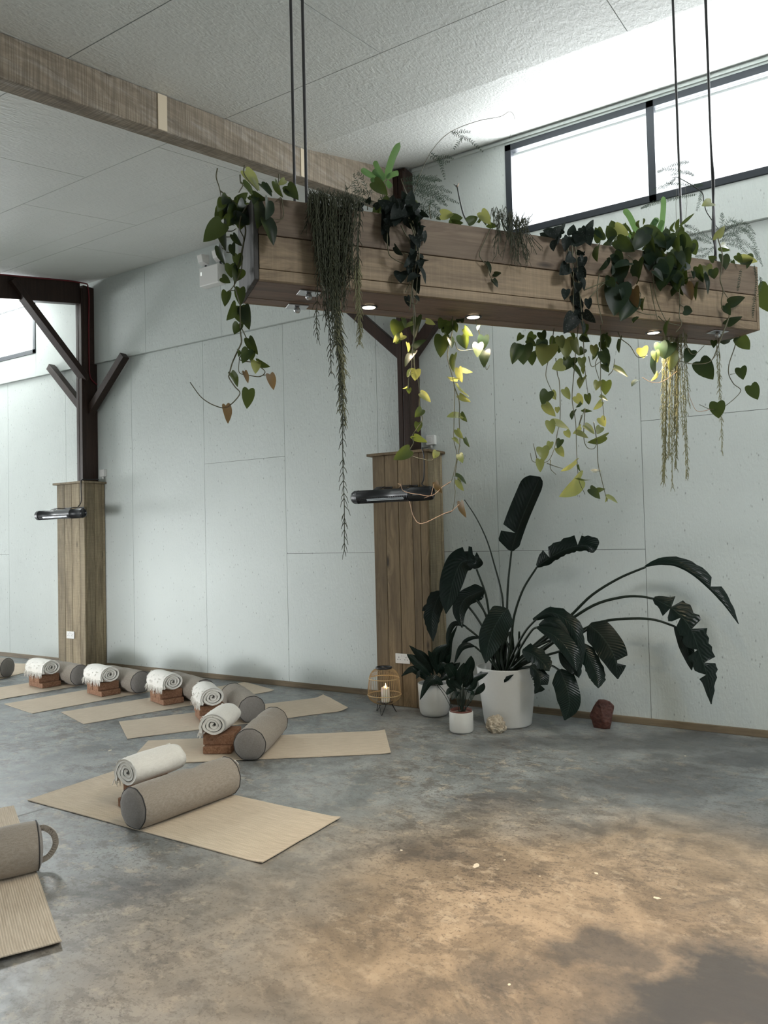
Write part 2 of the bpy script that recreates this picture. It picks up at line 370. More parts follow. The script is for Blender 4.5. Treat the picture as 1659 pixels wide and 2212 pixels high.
# ================================================================== THE ROOM
YW = 6.02                    # main wall
YU = 5.985                   # upper wall panel stands proud
XL, XR, YF = -20.0, 3.2, -3.6
CZ0, CS = 4.75, .195         # ceiling height at the wall and its slope
def cz(y): return CZ0 + CS*(y-YW)
struct(MB().box((XL-.2, YF-.2, -.2), (XR+.2, YW+.35, 0)).build('floor', M['floor']))
# saw-cut joint in the slab
jp = [atZ(-40, 1786, 0), atZ(100, 1745, 0), atZ(596, 1563, 0), atZ(790, 1497, 0)]
b = MB()
for i in range(3):
    p, q = jp[i], jp[i+1]; d = (q-p).normalized(); s_ = Vector((-d.y, d.x, 0))
    b.add([p-s_*.006+Vector((0,0,.0012)), p+s_*.006+Vector((0,0,.0012)), q+s_*.006+Vector((0,0,.0012)), q-s_*.006+Vector((0,0,.0012))], [(0,3,2,1)])
struct(b.build('trim_3', simple('joint_sealant', (.26,.26,.25), .6)))

def boards(b, rects, gap, f):
    for x0, x1, z0, z1 in rects: f(b, x0+gap/2, x1-gap/2, z0+gap/2, z1-gap/2)
lower = []
xs = [XL, -10.9, -9.70, -8.45, -7.20, -6.02, -4.88, -3.75, -2.55, -1.33, -.10, 1.1, 2.3, XR]
for i in range(len(xs)-1):
    x0, x1 = xs[i], xs[i+1]
    if abs(x0+6.02) < .01: zs = [0, 2.35, 3.72]
    elif abs(x0+4.88) < .01 or abs(x0+3.75) < .01: zs = [0, 1.35, 3.72]
    elif abs(x0+2.55) < .01: zs = [0, 1.353, 3.72]
    elif x0 > -1.4: zs = [0, 2.35, 3.72]
    elif x0 < -9.8: zs = [0, 1.378, 3.72]
    else: zs = [0, 3.72]
    for k in range(len(zs)-1): lower.append((x0, x1, zs[k], zs[k+1]))
b = MB(); boards(b, lower, .0035, lambda b, x0, x1, z0, z1: b.box((x0, YW, z0), (x1, YW+.012, z1)))
W = struct(b.build('wall_rear', M['wall']))
b = MB().box((XL-.2, YW+.006, 0), (XR+.2, YW+.12, 3.74)); o = struct(b.build('wall_rear_core', M['gap'], W))
# upper wall, pieced round the clerestory windows
up = []
WT, WB_ = 4.825, 4.03
for x0, x1 in ((XL, -11.6), (-11.6, -9.01), (-9.01, -6.9), (-6.9, -5.7), (-5.7, -4.5), (-4.5, -3.3), (-3.3, -2.37), (-2.37, -.1), (-.1, XR)):
    if x0 >= -2.38: up.append((x0, x1, 3.72, WB_)); up.append((x0, x1, WT, 5.1))
    elif x1 == -9.01: up.append((x0, x1, 3.72, WB_))
    else: up.append((x0, x1, 3.72, 5.1))
b = MB(); boards(b, up, .003, lambda b, x0, x1, z0, z1: b.box((x0, YU, z0), (x1, YU+.2, z1)))
b.box((-11.6, YU, 4.80), (-9.0115, YU+.2, 5.1))
struct(b.build('wall_rear_upper', M['wall_up']))
# solid side and front walls, daylight from area lamps set against them (behind the camera and off to the left)
struct(MB().box((XL-.15, YF, 0), (XL, YW+.2, 5.2)).build('wall_left', M['wall_up']))
struct(MB().box((XR, YF, 0), (XR+.15, YW+.2, 5.2)).build('wall_right', M['wall_up']))
struct(MB().box((XL-.15, YF-.15, 0), (XR+.15, YF, 5.2)).build('wall_front', M['wall_up']))
# ceiling: painted boards on the slope, a steeper last bay over the right-hand window
XK, YK = -3.40, 4.50
cr = []
rows = [(-3.7, -2.35, [-9.9,-7.4,-5,-2.5,0]), (-2.35, -1.15, [-8.7,-6.3,-3.8,-1.4,1]), (-1.15, .05, [-9.9,-7.4,-5,-2.5,0]), (.05, 1.25, [-8.7,-6.3,-3.8,-1.4,1]),
        (1.25, 2.45, [-9.0,-6.6,-3.4,-1.0,1.4]), (2.45, 3.63, [-9.7,-7.26,-4.82,-2.18,.3]), (3.63, 4.5, [-8.1,-5.62,-4.03,-.99,1.45])]
for y0, y1, xj in rows:
    xx = [XL-.2] + xj + [XR+.2]
    for i in range(len(xx)-1): cr.append((xx[i], xx[i+1], y0, y1))
cr += [(XL-.2, -8.1, 4.5, 4.79), (-8.1, -5.62, 4.5, 4.79), (-5.62, -4.03, 4.5, 4.79), (-4.03, XK, 4.5, 4.79)]
cr += [(XL-.2, -9, 4.79, 6.1), (-9, -6.55, 4.79, 6.1), (-6.55, -4.3, 4.79, 6.1), (-4.3, XK, 4.79, 6.1)]
b = MB()
def cbox(b, x0, x1, y0, y1, d=0, t=.012):
    b.hexa([(x0,y0,cz(y0)+d),(x1,y0,cz(y0)+d),(x1,y1,cz(y1)+d),(x0,y1,cz(y1)+d),(x0,y0,cz(y0)+d+t),(x1,y0,cz(y0)+d+t),(x1,y1,cz(y1)+d+t),(x0,y1,cz(y1)+d+t)])
for x0, x1, y0, y1 in cr:
    last = y1 in (4.5,) and x0 < XK - .01
    cbox(b, x0+.0025, x1-.0025, y0+(.0 if y0 == 4.5 else .0035), y1-.0035)
def kz(y): return cz(YK) + (4.885-cz(YK))*(y-YK)/(YU-YK)
def kbox(b, x0, x1, y0, y1, d=0, t=.012):
    b.hexa([(x0,y0,kz(y0)+d),(x1,y0,kz(y0)+d),(x1,y1,kz(y1)+d),(x0,y1,kz(y1)+d),(x0,y0,kz(y0)+d+t),(x1,y0,kz(y0)+d+t),(x1,y1,kz(y1)+d+t),(x0,y1,kz(y1)+d+t)])
for x0, x1 in ((XK, -2.2), (-2.2, .2), (.2, XR+.2)): kbox(b, x0+.001, x1-.001, YK+.003, 6.1, .004)
CE = struct(b.build('ceiling', M['ceil']))
b = MB(); cbox(b, XL-.2, XK, YF-.2, 6.2, .010, .15); cbox(b, XK, XR+.2, YF-.2, YK, .010, .15); kbox(b, XK, XR+.2, YK, 6.2, .014, .15)
b.add([(XK,YK,cz(YK)),(XK,6.2,cz(6.2)),(XK,6.2,kz(6.2)+.1)], [(0,1,2)])
struct(b.build('ceiling_core', M['gap'], CE))
# trims at ceiling line, skirting
b = MB().box((XK+.12, YU-.02, 4.845), (XR, YU-.001, 4.868)); struct(b.build('trim_1', M['wall_up']))
b = MB().box((-7.82, YW-.03, 4.70), (-3.5, YU-.001, 4.728)); struct(b.build('trim_2', M['wall_up']))
for nme, x0, x1 in (('baseboard_rear', -7.69, -3.64), ('baseboard_rear', -3.07, XR), ('baseboard_rear', XL, -8.23)):
    struct(MB().box((x0, YW-.022, 0), (x1, YW, .052)).build(nme, M['skirt'], bevel=.003))
# clerestory windows: frame, mullions, panes
def window(nme, x0, x1, mulls, z0=WB_, z1=WT, fw=.055):
    root = bpy.data.objects.new(nme, None); COL.objects.link(root); root.location = (x0, YU, z0); root['kind'] = 'structure'
    b = MB(); y0, y1 = YU-.012, YU+.06
    b.box((x0, y0, z0), (x0+fw, y1, z1)); b.box((x1-fw, y0, z0), (x1, y1, z1)); b.box((x0, y0, z0), (x1, y1, z0+fw)); b.box((x0, y0, z1-fw), (x1, y1, z1))
    for m in mulls: b.box((m, y0, z0), (m+.058, y1, z1))
    b.build('frame', M['frame'], root, world=True, bevel=.003)
    e = [x0+fw] + [v for m in mulls for v in (m, m+.058)] + [x1-fw]
    for i in range(0, len(e), 2):
        MB().box((e[i], YU+.03, z0+fw), (e[i+1], YU+.036, z1-fw)).build('pane', M['glass'], root, world=True)
window('window_1', -2.37, 2.46, [-1.20, -.03, 1.16])
window('window_2', -11.6, -9.01, [-10.35], 4.03, 4.80)

# ================================================================== TIMBER FRAME
def post(xr, label, braces, ztop=4.66):
    t = thing('timber_post', label, 'post', (xr-.055, 5.93, 2.2495))
    b = MB(); b.box((xr-.11, 5.80, 2.2495), (xr-.062, 5.835, ztop-.04)); b.box((xr-.11, 5.835, 2.2495), (xr, YW-.001, 3.715)); b.box((xr-.11, 5.835, 3.715), (xr, YU-.001, ztop)); b.box((xr-.056, 5.80, 2.2495), (xr, 5.835, ztop-.04))
    b.build('upright', M['post'], t, world=True, bevel=.004)
    for p, q, w, h in braces: MB().bar(p, q, w, h, (0,1,0)).build('brace', M['post'], t, world=True, bevel=.004)
    return t
pc = post(-3.28, 'dark timber post above the plank column beside the big leafy plant', [((-3.36, 5.93, 3.12), (-3.98, 5.93, 3.70), .10, .09), ((-3.33, 5.93, 3.12), (-2.80, 5.93, 3.70), .10, .09)], 4.838)
pl_ = post(-7.82, 'dark timber post with a red cable on the far left column', [((-7.90, 5.93, 3.10), (-8.62, 5.93, 3.78), .085, .09), ((-7.86, 5.93, 3.10), (-7.20, 5.93, 3.72), .085, .09)])
# knee brace that comes forward to the rafter
MB().bar((-7.83, 5.86, 3.50), (-7.83, 4.90, 4.46), .07, .12, (1,0,0)).build('brace', M['post'], pl_, world=True, bevel=.004)
def rafter(name, xr, w, h, y0, y1, mat, label, drop=0.0):
    b = MB(); v = []
    for zo in (-h-drop, -.002-drop):
        for x, y in ((xr-w, y0), (xr, y0), (xr, y1), (xr-w, y1)): v.append((x, y, cz(y)+zo))
    b.hexa(v); t = thing(name, label, 'beam', (xr-w/2, (y0+y1)/2, cz((y0+y1)/2)-h/2)); return t, b
t, b = rafter('ceiling_beam', -3.385, .13, .225, -3.5, 5.83, M['beam'], 'pale rough sawn pine beam running down the sloping ceiling')
bo = b.build('timber', M['beam'], t, world=True, bevel=.006)
b = MB(); b.hexa([(-3.50,4.5,cz(4.5)-.01),(-3.387,4.5,cz(4.5)-.01),(-3.387,5.83,cz(5.83)-.01),(-3.50,5.83,cz(5.83)-.01),(-3.50,4.5,cz(4.5)+.01),(-3.387,4.5,cz(4.5)+.01),(-3.387,5.83,kz(5.83)),(-3.50,5.83,kz(5.83))])
b.build('packing_board', M['beam'], t, world=True)
b = MB()
for y in (3.05, 4.43):
    b.hexa([(-3.3849,y,cz(y)-.222),(-3.380,y,cz(y)-.222),(-3.380,y+.07,cz(y)-.208),(-3.3849,y+.07,cz(y)-.208),(-3.3849,y,cz(y)-.006),(-3.380,y,cz(y)-.006),(-3.380,y+.07,cz(y)+.008),(-3.3849,y+.07,cz(y)+.008)])
b.build('splice_strip', simple('fresh_pine', (.62,.52,.38), .6), t, world=True)
t, b = rafter('ceiling_beam', -7.835, .11, .27, -3.5, 5.80, M['post'], 'dark stained beam under the ceiling at the far left', .012)
b.build('timber', M['post'], t, world=True, bevel=.005)
tag(MB().tube(spline([(-7.825, 3.9, cz(3.9)-.022), (-7.825, 5.0, cz(5.0)-.02), (-7.822, 5.78, cz(5.78)-.025), (-7.812, 5.90, 4.62), (-7.812, 5.90, 4.2), (-7.812, 5.90, 3.75), (-7.812, 5.91, 3.55), (-7.805, 5.97, 3.48), (-7.80, 6.0, 3.46)], 40), .009, 6).build('cable', M['red'], smooth=True), 'dark red cable clipped to the far left post and beam', 'cable')

# ================================================================== PLANK COLUMNS
def column(x0, x1, label, fw, sw, seed, mk='clad'):
    rnd = random.Random(seed); y0 = 5.73; H = 2.225
    t = thing('plank_column', label, 'column', ((x0+x1)/2, 5.87, 0))
    b = MB(); x = x0; 
    for k, w in enumerate(fw):
        xe = x + (x1-x0)*w; d = rnd.uniform(0, .006); b.box((x+.002, y0-d, .002), (xe-.0025, y0+.02, H)); x = xe
    b.build('front_planks', M[mk], t, world=True, bevel=.003)
    mk2 = 'clad_rough'  # paler boards; light falling from the right is partly in this tone
    b = MB(); y = y0+.021
    for k, w in enumerate(sw):
        ye = y + (YW-.004-y0-.021)*w; b.box((x1-.02, y+.002, .002), (x1+rnd.uniform(0,.004), ye-.002, H)); y = ye
    b.build('side_planks', M[mk2], t, world=True, bevel=.003)
    b = MB(); y = y0+.021
    b.box((x0, y0+.021, .002), (x0+.02, YW-.004, H)); b.build('side_planks', M[mk], t, world=True)
    MB().box((x0+.02, y0+.018, .002), (x1-.02, YW-.01, H-.001)).build('inner_core', M['gap'], t, world=True)
    b = MB(); b.box((x0-.04, y0-.035, H), (x1+.035, 5.795, H+.024)); b.box((x0-.04, 5.795, H), (x0+.36*(x1-x0), YW-.002, H+.024)); b.box((x1-.13, 5.795, H), (x1+.035, YW-.002, H+.024))
    MB().box((x0-.04, y0-.035, H), (x1+.035, YW-.002, H+.024)).build('cap_board', M[mk], t, world=True, bevel=.003)
    return t
column(-3.635, -3.075, 'pale plank column with a heater beside the big leafy plant', [.235,.24,.25,.14,.135], [.42,.42,.16], 3)
column(-8.225, -7.70, 'rough weathered plank column at the far left', [.28,.26,.28,.18], [.42,.42,.16], 5, 'clad_rough')

def socket(c, label):
    t = thing('wall_socket', label, 'socket', c)
    MB().box((-.073, -.010, -.043), (.073, 0, .043)).build('plate', M['white'], t, bevel=.003)
    b = MB()
    for sx in (-.036, .036):
        b.box((sx-.003, -.0106, .006), (sx+.003, -.0095, .015)); b.box((sx-.016, -.0106, -.012), (sx-.009, -.0095, -.006)); b.box((sx+.009, -.0106, -.012), (sx+.016, -.0095, -.006))
    b.build('pin_holes', M['black'], t)
    for sx in (-.012, .012): MB().box((sx-.005, -.0125, .016), (sx+.005, -.009, .030)).build('switch', M['white'], t)
p = atY(870.5, 1422.5, 5.722); socket((p.x, 5.7235, p.z), 'white double socket low on the column beside the lantern')
p = atY(153, 1371.5, 5.722); socket((p.x, 5.7235, p.z), 'white double socket low on the far left column')
def spur(c, label):
    t = thing('fused_switch', label, 'switch', c)
    MB().box((-.043, -.045, -.043), (.043, 0, .043)).build('housing', M['white'], t, bevel=.004)
    MB().box((-.017, -.049, -.022), (.017, -.044, .022)).build('rocker', M['white'], t, bevel=.002)
    MB().lathe([(.011,-.072),(.011,-.043)], 16, (0,-.022,0), True).build('cable_gland', M['white'], t, smooth=True)
p = atY(932, 951, YW-.02); spur((p.x, YW-.001, p.z), 'white switch box on the wall above the right column')
p = atY(223, 1022, YW-.02); spur((p.x, YW-.001, p.z), 'white switch box on the wall above the far left column')

# ================================================================== HEATERS
def heater(xa, xb, y, z, label, r=.056, txt=True, cord=None):
    c = (xa+xb)/2; L = xb-xa; t = thing('wall_heater', label, 'heater', (c, y, z))
    def ring(x, k=1.0, n=28): 
        return [(x, .80*r*k*math.cos(2*PI*i/n)*(1 if math.cos(2*PI*i/n) > 0 else 1.05), r*k*math.sin(2*PI*i/n)) for i in range(n)]
    def sweep(xs):
        b = MB(); n = 28
        v = [p for x, k in xs for p in ring(x, k)]; f = []
        for i in range(len(xs)-1):
            for j in range(n): f.append((i*n+j, i*n+(j+1) % n, (i+1)*n+(j+1) % n, (i+1)*n+j))
        f.append(tuple(range(n))); f.append(tuple((len(xs)-1)*n+j for j in range(n-1, -1, -1))); b.add(v, f); return b
    sweep([(-L/2+.07, 1), (L/2-.22, 1)]).build('body', M['black'], t, smooth=True)
    sweep([(-L/2, .55), (-L/2+.008, .8), (-L/2+.03, 1.02), (-L/2+.07, 1.03)]).build('end_cap', M['black'], t, smooth=True)
    sweep([(L/2-.22, 1.03), (L/2-.03, 1.03), (L/2-.008, .93), (L/2, .7)]).build('end_cap', M['black'], t, smooth=True)
    # grille slot facing down and forward
    g_ = MB(); gs = MB(); a0 = math.radians(205)
    for k in range(5):
        a = math.radians(190 + k*11); yy, zz = .82*r*math.cos(a)*1.06, r*math.sin(a)*1.03
        g_.tube([(-L/2+.10, yy, zz), (L/2-.24, yy, zz)], .0022, 5)
    for k in range(int(L/.022)-14):
        x = -L/2+.12+k*.022
        g_.tube([(x, .82*r*math.cos(math.radians(q))*1.05, r*math.sin(math.radians(q))*1.03) for q in (190, 201, 212, 223, 234)], .0022, 5)
    g_.build('grille', M['black'], t)
    em = MB()
    for a in (206, 218):
        q = math.radians(a); em.tube([(-L/2+.18, .82*r*math.cos(q)*1.02, r*math.sin(q)*1.005), (L/2-.26, .82*r*math.cos(q)*1.02, r*math.sin(q)*1.005)], .005, 6)
    em.build('reflector_tube', simple('pale_element', (.62,.66,.70), .25, .3), t, label='pale heating tube')
    for x in (-L*.2, L*.12):
        b = MB(); b.bar((x, .01, r*.9), (x, .08, r*1.45), .075, .006, (0,0,1)); b.bar((x, .08, r*1.45), (x, 5.728-y, r*1.35), .075, .006, (0,0,1)); b.box((x-.04, 5.718-y, r*.4), (x+.04, 5.7235-y, r*1.6))
        b.build('bracket', M['cablesteel'], t)
    if txt: MB().box((L/2-.17, -.8*r*1.06-.002, -.012), (L/2-.09, -.8*r*1.06, -.005)).build('logo', simple('grey_print', (.2,.2,.21), .5), t)
    if cord: MB().tube(spline([Vector(p)-Vector((c, y, z)) for p in cord], 24), .006, 6).build('power_cord', M['black'], t, smooth=True)
a = atY(761, 1074, 5.50); b_ = atY(936, 1066, 5.50)
zz = (a.z+b_.z)/2
heater(a.x, b_.x, 5.50, zz, 'black tube heater on the plank column beside the big plant', .058, True,
       [(b_.x-.06, 5.53, zz+.05), (-3.09, 5.66, zz+.09), (-3.085, 5.69, 2.0), (-3.085, 5.70, 2.18), (-3.10, 5.70, 2.255), (-3.14, 5.8, 2.27), (-3.17, 5.94, 2.29)])
a = atY(79, 1114, 5.50); b_ = atY(182, 1108, 5.50); zz = (a.z+b_.z)/2
heater(a.x, b_.x, 5.50, zz, 'black tube heater on the far left plank column', .055, False,
       [(b_.x-.05, 5.53, zz+.04), (-7.72, 5.65, zz+.08), (-7.71, 5.69, 2.0), (-7.71, 5.69, 2.2), (-7.71, 5.70, 2.26), (-7.72, 5.8, 2.27), (-7.73, 5.95, 2.28)])
# emergency light on the upper wall
p = atY(455, 595, YU-.09)
t = thing('emergency_light', 'white emergency light box with two spot heads on the upper wall', 'light', (p.x, YU, p.z))
MB().box((-.16, -.10, -.10), (.13, -.001, .11)).build('housing', M['white'], t, bevel=.008)
MB().box((-.15, -.105, -.092), (.12, -.10, .10)).build('cover', M['white'], t, bevel=.003)
b = MB(); b.box((-.135, -.107, .015), (-.118, -.105, .055)); b.build('indicator', emit('status_led', (.9,.95,.9), 1.0), t)
for sx in (-.11, .11):
    b = MB(); b.hexa([(sx-.035,-.13,.16),(sx+.035,-.13,.16),(sx+.06,-.05,.14),(sx-.06,-.05,.14),(sx-.035,-.15,.235),(sx+.035,-.15,.235),(sx+.06,-.05,.25),(sx-.06,-.05,.25)])
    h_ = b.build('lamp_head', M['white'], t, bevel=.006)
    MB().tube([(sx, -.05, .10), (sx, -.05, .17)], .012, 8).build('swivel', M['black'], h_)

# ================================================================== YOGA SETS
def nz(p, s): return mnoise.noise(Vector(p)*s)
def mat_mesh(L, Wd, seed, curl=(0.0, 0.006)):
    nx, ny = 60, 12; v = []; f = []; th = .0045
    for lay in (0, 1):
        for i in range(nx+1):
            x = L*i/nx
            for j in range(ny+1):
                y = Wd*j/ny
                z = .0018 + .0035*max(0, nz((x+seed*7, y, seed), 2.2)) + (th if lay else 0)
                e = max(0, (L-.10-x)*-1)/.10 ; z += curl[1]*e*e*(1.2+.6*nz((y*3, seed, 0), 2))
                e = max(0, .10-x)/.10; z += curl[0]*e*e
                v.append((x, y, z))
    k = (nx+1)*(ny+1)
    for i in range(nx):
        for j in range(ny):
            a = i*(ny+1)+j; b = a+1; c = a+ny+2; d = a+ny+1
            f.append((a, b, c, d)); f.append((k+a, k+d, k+c, k+b))
    for i in range(nx):
        a = i*(ny+1); d = a+ny+1; f.append((a, d, k+d, k+a)); a += ny; d += ny; f.append((d, a, k+a, k+d))
    for j in range(ny):
        a = j; b = j+1; f.append((b, a, k+a, k+b)); a += nx*(ny+1); b = a+1; f.append((a, b, k+b, k+a))
    return MB().add(v, f)
def yoga_mat(o, ang, L, Wd, label, seed, curl=(0, .006)):
    m = mat_mesh(L, Wd, seed, curl).build('yoga_mat', M['mat'], smooth=False)
    m.location = (o[0], o[1], 0); m.rotation_euler = (0, 0, ang); tag(m, label, 'yoga mat', 'yoga mats fanned across the floor'); return m

RB = .115
def make_bolster():
    t = thing('bolster', 'x', 'bolster', (0,0,0), 0, 'linen bolsters lying across the mats')
    nr, nl, Lb = 40, 36, .64; b = MB(); v = []; f = []
    for i in range(nl+1):
        y = -Lb/2 + Lb*i/nl; e = abs(y)/(Lb/2); rr = RB*(1 - .045*e**6)
        for k in range(nr):
            a = 2*PI*k/nr; d = 0.0045*(1-e**3)*nz((math.cos(a)*1.2, y*2.0, math.sin(a)*1.2), 2.4)
            pk = .0015*math.sin(a*11+1.3*math.sin(y*20))*max(0, (e-.72)/.28)
            dent = -.010*math.exp(-((y-.10)/.05)**2)*max(0, math.cos(a-PI*.62))
            r_ = rr + d + pk + dent
            x, z = r_*math.cos(a), r_*math.sin(a)*.97
            if z < -.098: z = -.098 + (z+.098)*.25
            v.append((x, y, z))
    for i in range(nl):
        for k in range(nr): f.append((i*nr+k, i*nr+(k+1) % nr, (i+1)*nr+(k+1) % nr, (i+1)*nr+k))
    z0 = -min(p[2] for p in v)
    v = [(p[0], p[1], p[2]+z0) for p in v]
    b.add(v, f).build('cover', M['bolster'], t, smooth=True)
    for sgn, ib in ((-1, 0), (1, nl)):
        rim = [Vector(v[ib*nr+k]) for k in range(nr)]; c = sum(rim, Vector())/nr
        cap = MB(); vv = []; ff = []
        prof = [(1.0, 0), (.93, .008), (.75, .016), (.5, .021), (.25, .023)]
        for q, d in prof:
            for p in rim: vv.append(c + (p-c)*q + Vector((0, sgn*d, 0)))
        vv.append(c + Vector((0, sgn*.024, 0)))
        for i in range(len(prof)-1):
            for k in range(nr): ff.append((i*nr+k, i*nr+(k+1) % nr, (i+1)*nr+(k+1) % nr, (i+1)*nr+k))
        for k in range(nr): ff.append(((len(prof)-1)*nr+k, (len(prof)-1)*nr+(k+1) % nr, len(vv)-1))
        if sgn < 0: ff = [q[::-1] for q in ff]
        cap.add(vv, [q[::-1] for q in ff]).build('end_panel', M['bolster_end'], t, smooth=True)
        MB().tube([c + (p-c)*1.006 for p in rim], .0030, 6, closed=True).build('piping', M['piping'], t, smooth=True)
    hb = MB(); zc = z0; pts = spline([(0, .330, zc+.075), (0, .355, zc+.072), (0, .392, zc+.035), (0, .400, zc-.015), (0, .372, zc-.060), (0, .332, zc-.075)], 26)
    for i in range(len(pts)-1):
        hb.bar(pts[i], pts[i+1]+(pts[i+1]-pts[i])*.15, .026, .004, (1,0,0))
    h_ = hb.build('handle', M['bolster'], t)
    lb = MB(); lb.bar(pts[6]+Vector((0,.0035,.002)), pts[10]+Vector((0,.0035,.002)), .030, .003, (1,0,0)); l_ = lb.build('handle_tag', M['white'], h_)
    q_ = pts[8] + Vector((0, .0062, .0035)); ax_ = (pts[9]-pts[7]).normalized()
    MB().tube([q_ + Vector((1,0,0))*(.008*math.cos(a)) + ax_*(.008*math.sin(a)) for a in [.5+.2*k for k in range(27)]], .0012, 5).build('emblem', M['black'], h_)
    return t
bol0 = make_bolster(); used = {'b': 0, 'k': 0, 'c': 0, 'r': 0}
def make_brick():
    t = MB().box((-.11, -.055, 0), (.11, .055, .075)).build('cork_brick', M['cork'], bevel=.006); return tag(t, 'x', 'yoga brick', 'cork bricks on the block')
def make_block():
    t = MB().box((-.10, -.15, 0), (.10, .15, .05)).build('cork_block', M['cork'], bevel=.005); return tag(t, 'x', 'yoga block', 'flat cork blocks under the bricks')
brick0, block0 = make_brick(), make_block()
def make_blanket():
    rnd = random.Random(4)
    t = thing('rolled_blanket', 'x', 'blanket', (0,0,0), 0, 'cream blankets rolled on the bricks')
    A_, B_, Lr = .098, .078, .36; turns = 3.3; N = 110; ctr = []
    for i in range(N+1):
        u = i/N; th = PI + 2*PI*turns*(u-1); r = (.08 + .92*u**.85)*(1 + (.16*mnoise.noise(Vector((math.cos(th)*.9, math.sin(th)*.9, u*1.5)))*math.sin(PI*min(1, u*1.0))))
        ctr.append(Vector((A_*r*math.cos(th), 0, B_*r*math.sin(th))))
    for k in range(1, 7): ctr.append(Vector((-A_-.004*math.sin(k), 0, -k*.010)))
    tk = .0205; sec = []
    for i, p in enumerate(ctr):
        d = (ctr[min(i+1, len(ctr)-1)] - ctr[max(i-1, 0)]).normalized(); n = Vector((-d.z, 0, d.x)); sec.append((p + n*tk*.5, p - n*tk*.5))
    loop = [a for a, _ in sec] + [b_ for _, b_ in reversed(sec)]; m = len(loop); ns = 15; v = []; f = []
    for j in range(ns):
        y = -Lr/2 + Lr*j/(ns-1); e = abs(2*y/Lr); sc = 1 - .10*e**4
        for p in loop:
            w = .006*nz((p.x*8, y*7, p.z*8), 1.6) ; q = p*sc
            yy = y + (.012*(1-min(1, p.length/.09)) if j == 0 else 0)
            v.append((q.x + w, yy + .006*nz((p.x*20, j, p.z*20), 1), q.z + w*.8))
    for j in range(ns-1):
        for k in range(m): f.append((j*m+k, j*m+(k+1) % m, (j+1)*m+(k+1) % m, (j+1)*m+k))
    n2 = len(sec)
    for j, fl in ((0, False), (ns-1, True)):
        for k in range(n2-1):
            q = (j*m+k, j*m+k+1, j*m+m-2-k, j*m+m-1-k); f.append(q[::-1] if fl else q)
    zo = B_*1.0
    v = [(p[0], p[1], p[2]+zo) for p in v]
    MB().add(v, f).build('roll', M['blanket'], t, smooth=True)
    fr = MB()
    for k in range(62):
        y = -Lr/2*.97 + Lr*.97*k/61; x0 = -A_-.002; z0 = zo-.045 + rnd.uniform(-.004, .012); l = rnd.uniform(.035, .070); dx, dy = rnd.uniform(-.016, .004), rnd.uniform(-.014, .014)
        fr.tube([(x0, y, z0), (x0-.006+dx*.3, y+dy*.4, z0-l*.45), (x0-.004+dx, y+dy, z0-l)], [.0030, .0026, .0014], 4)
    for k in range(46):                  # loose knots on top of the roll near the edge
        a = rnd.uniform(PI*.62, PI*1.02); y = rnd.uniform(-Lr/2, Lr/2)*.98; p = Vector((A_*1.03*math.cos(a), y, zo+B_*1.03*math.sin(a)))
        d = Vector((rnd.uniform(-.02, .0), rnd.uniform(-.014, .014), rnd.uniform(-.026, -.008)))
        fr.tube([p, p+d*.5+Vector((-.004, 0, .003)), p+d], [.0028, .0024, .0012], 4)
    fr.build('fringe', M['blanket'], t)
    return t
blan0 = make_blanket()
def place(proto, key, loc, rz, label):
    if used[key] == 0: o = proto; o.location = loc; o.rotation_euler = (0,0,rz); o['label'] = label
    elif len(proto.children): o = dup(proto, loc, rz, label)
    else: o = proto.copy(); COL.objects.link(o); o.location = loc; o.rotation_euler = (0,0,rz); o['label'] = label
    used[key] += 1; return o
def yoga_set(o, deg, L, Wd, where, seed, bol=None, brot=0, blk=None, flip=False, curl=(0, .006), blanket=True):
    a = math.radians(deg); u = Vector((math.cos(a), math.sin(a), 0)); t = Vector((-u.y, u.x, 0)); O = Vector((o[0], o[1], 0))
    yoga_mat(o, a, L, Wd, 'woven jute yoga mat, ' + where, seed, curl)
    if bol: place(bol0, 'b', O+u*bol[0]+t*bol[1]+Vector((0,0,.0100)), a+brot, 'taupe linen bolster across the mat ' + where)
    if blk:
        p = O + u*(blk[0]+.10) + t*(blk[1]+.15)
        place(block0, 'k', p+Vector((0,0,.0100)), a+blk[2], 'flat cork block under two bricks on the mat ' + where)
        rr = a+blk[2]; u2 = Vector((math.cos(rr), math.sin(rr), 0)); t2 = Vector((-u2.y, u2.x, 0))
        for s_, nm in ((-.0595, 'nearer the room'), (.0595, 'farther from the room')):
            place(brick0, 'c', p + u2*(-.002) + t2*(s_+.012) + Vector((0,0,.0595)), rr, ('right-hand' if s_ < 0 else 'left-hand') + ' cork brick on the mat ' + where)
        if blanket: place(blan0, 'r', p - u2*.012 + t2*.02 + Vector((0,0,.1345)), rr+blk[3], 'cream fringed blanket roll on the bricks, mat ' + where)
yoga_set((-4.151, 2.678), 0, 1.80, .63, 'lying alone nearest the open floor', 1, (.955, .315), -.10, (.585, .17, 0, -.03))
yoga_set((-4.188, 3.415), 35.4, 1.79, .61, 'second nearest the camera', 2, (.885, .29), -.17, (.50, .15, -.12, -.06))
yoga_set((-4.733, 3.876), 56.7, 1.82, .61, 'pointing at the lantern', 3, (.97, .315), 0.0, (.60, .165, 0, 0), curl=(0, .02))
yoga_set((-5.452, 4.025), 71.6, 1.84, .60, 'pointing at the blank wall', 4, (1.084, .315), 0, (.755, .14, 0, .02))
yoga_set((-6.222, 4.068), 79.3, 1.82, .63, 'just right of the far column', 5, (1.055, .315), 0, (.71, .125, 0, 0))
yoga_set((-7.11, 4.06), 82, 1.82, .63, 'in front of the far column', 6, (1.052, .315), 0, (.72, .15, 0, .03))
p_ = atZ(18, 1463, 0); q_ = atZ(66, 1450.6, 0); u_ = (q_-p_).normalized(); o_ = p_ - u_*1.02
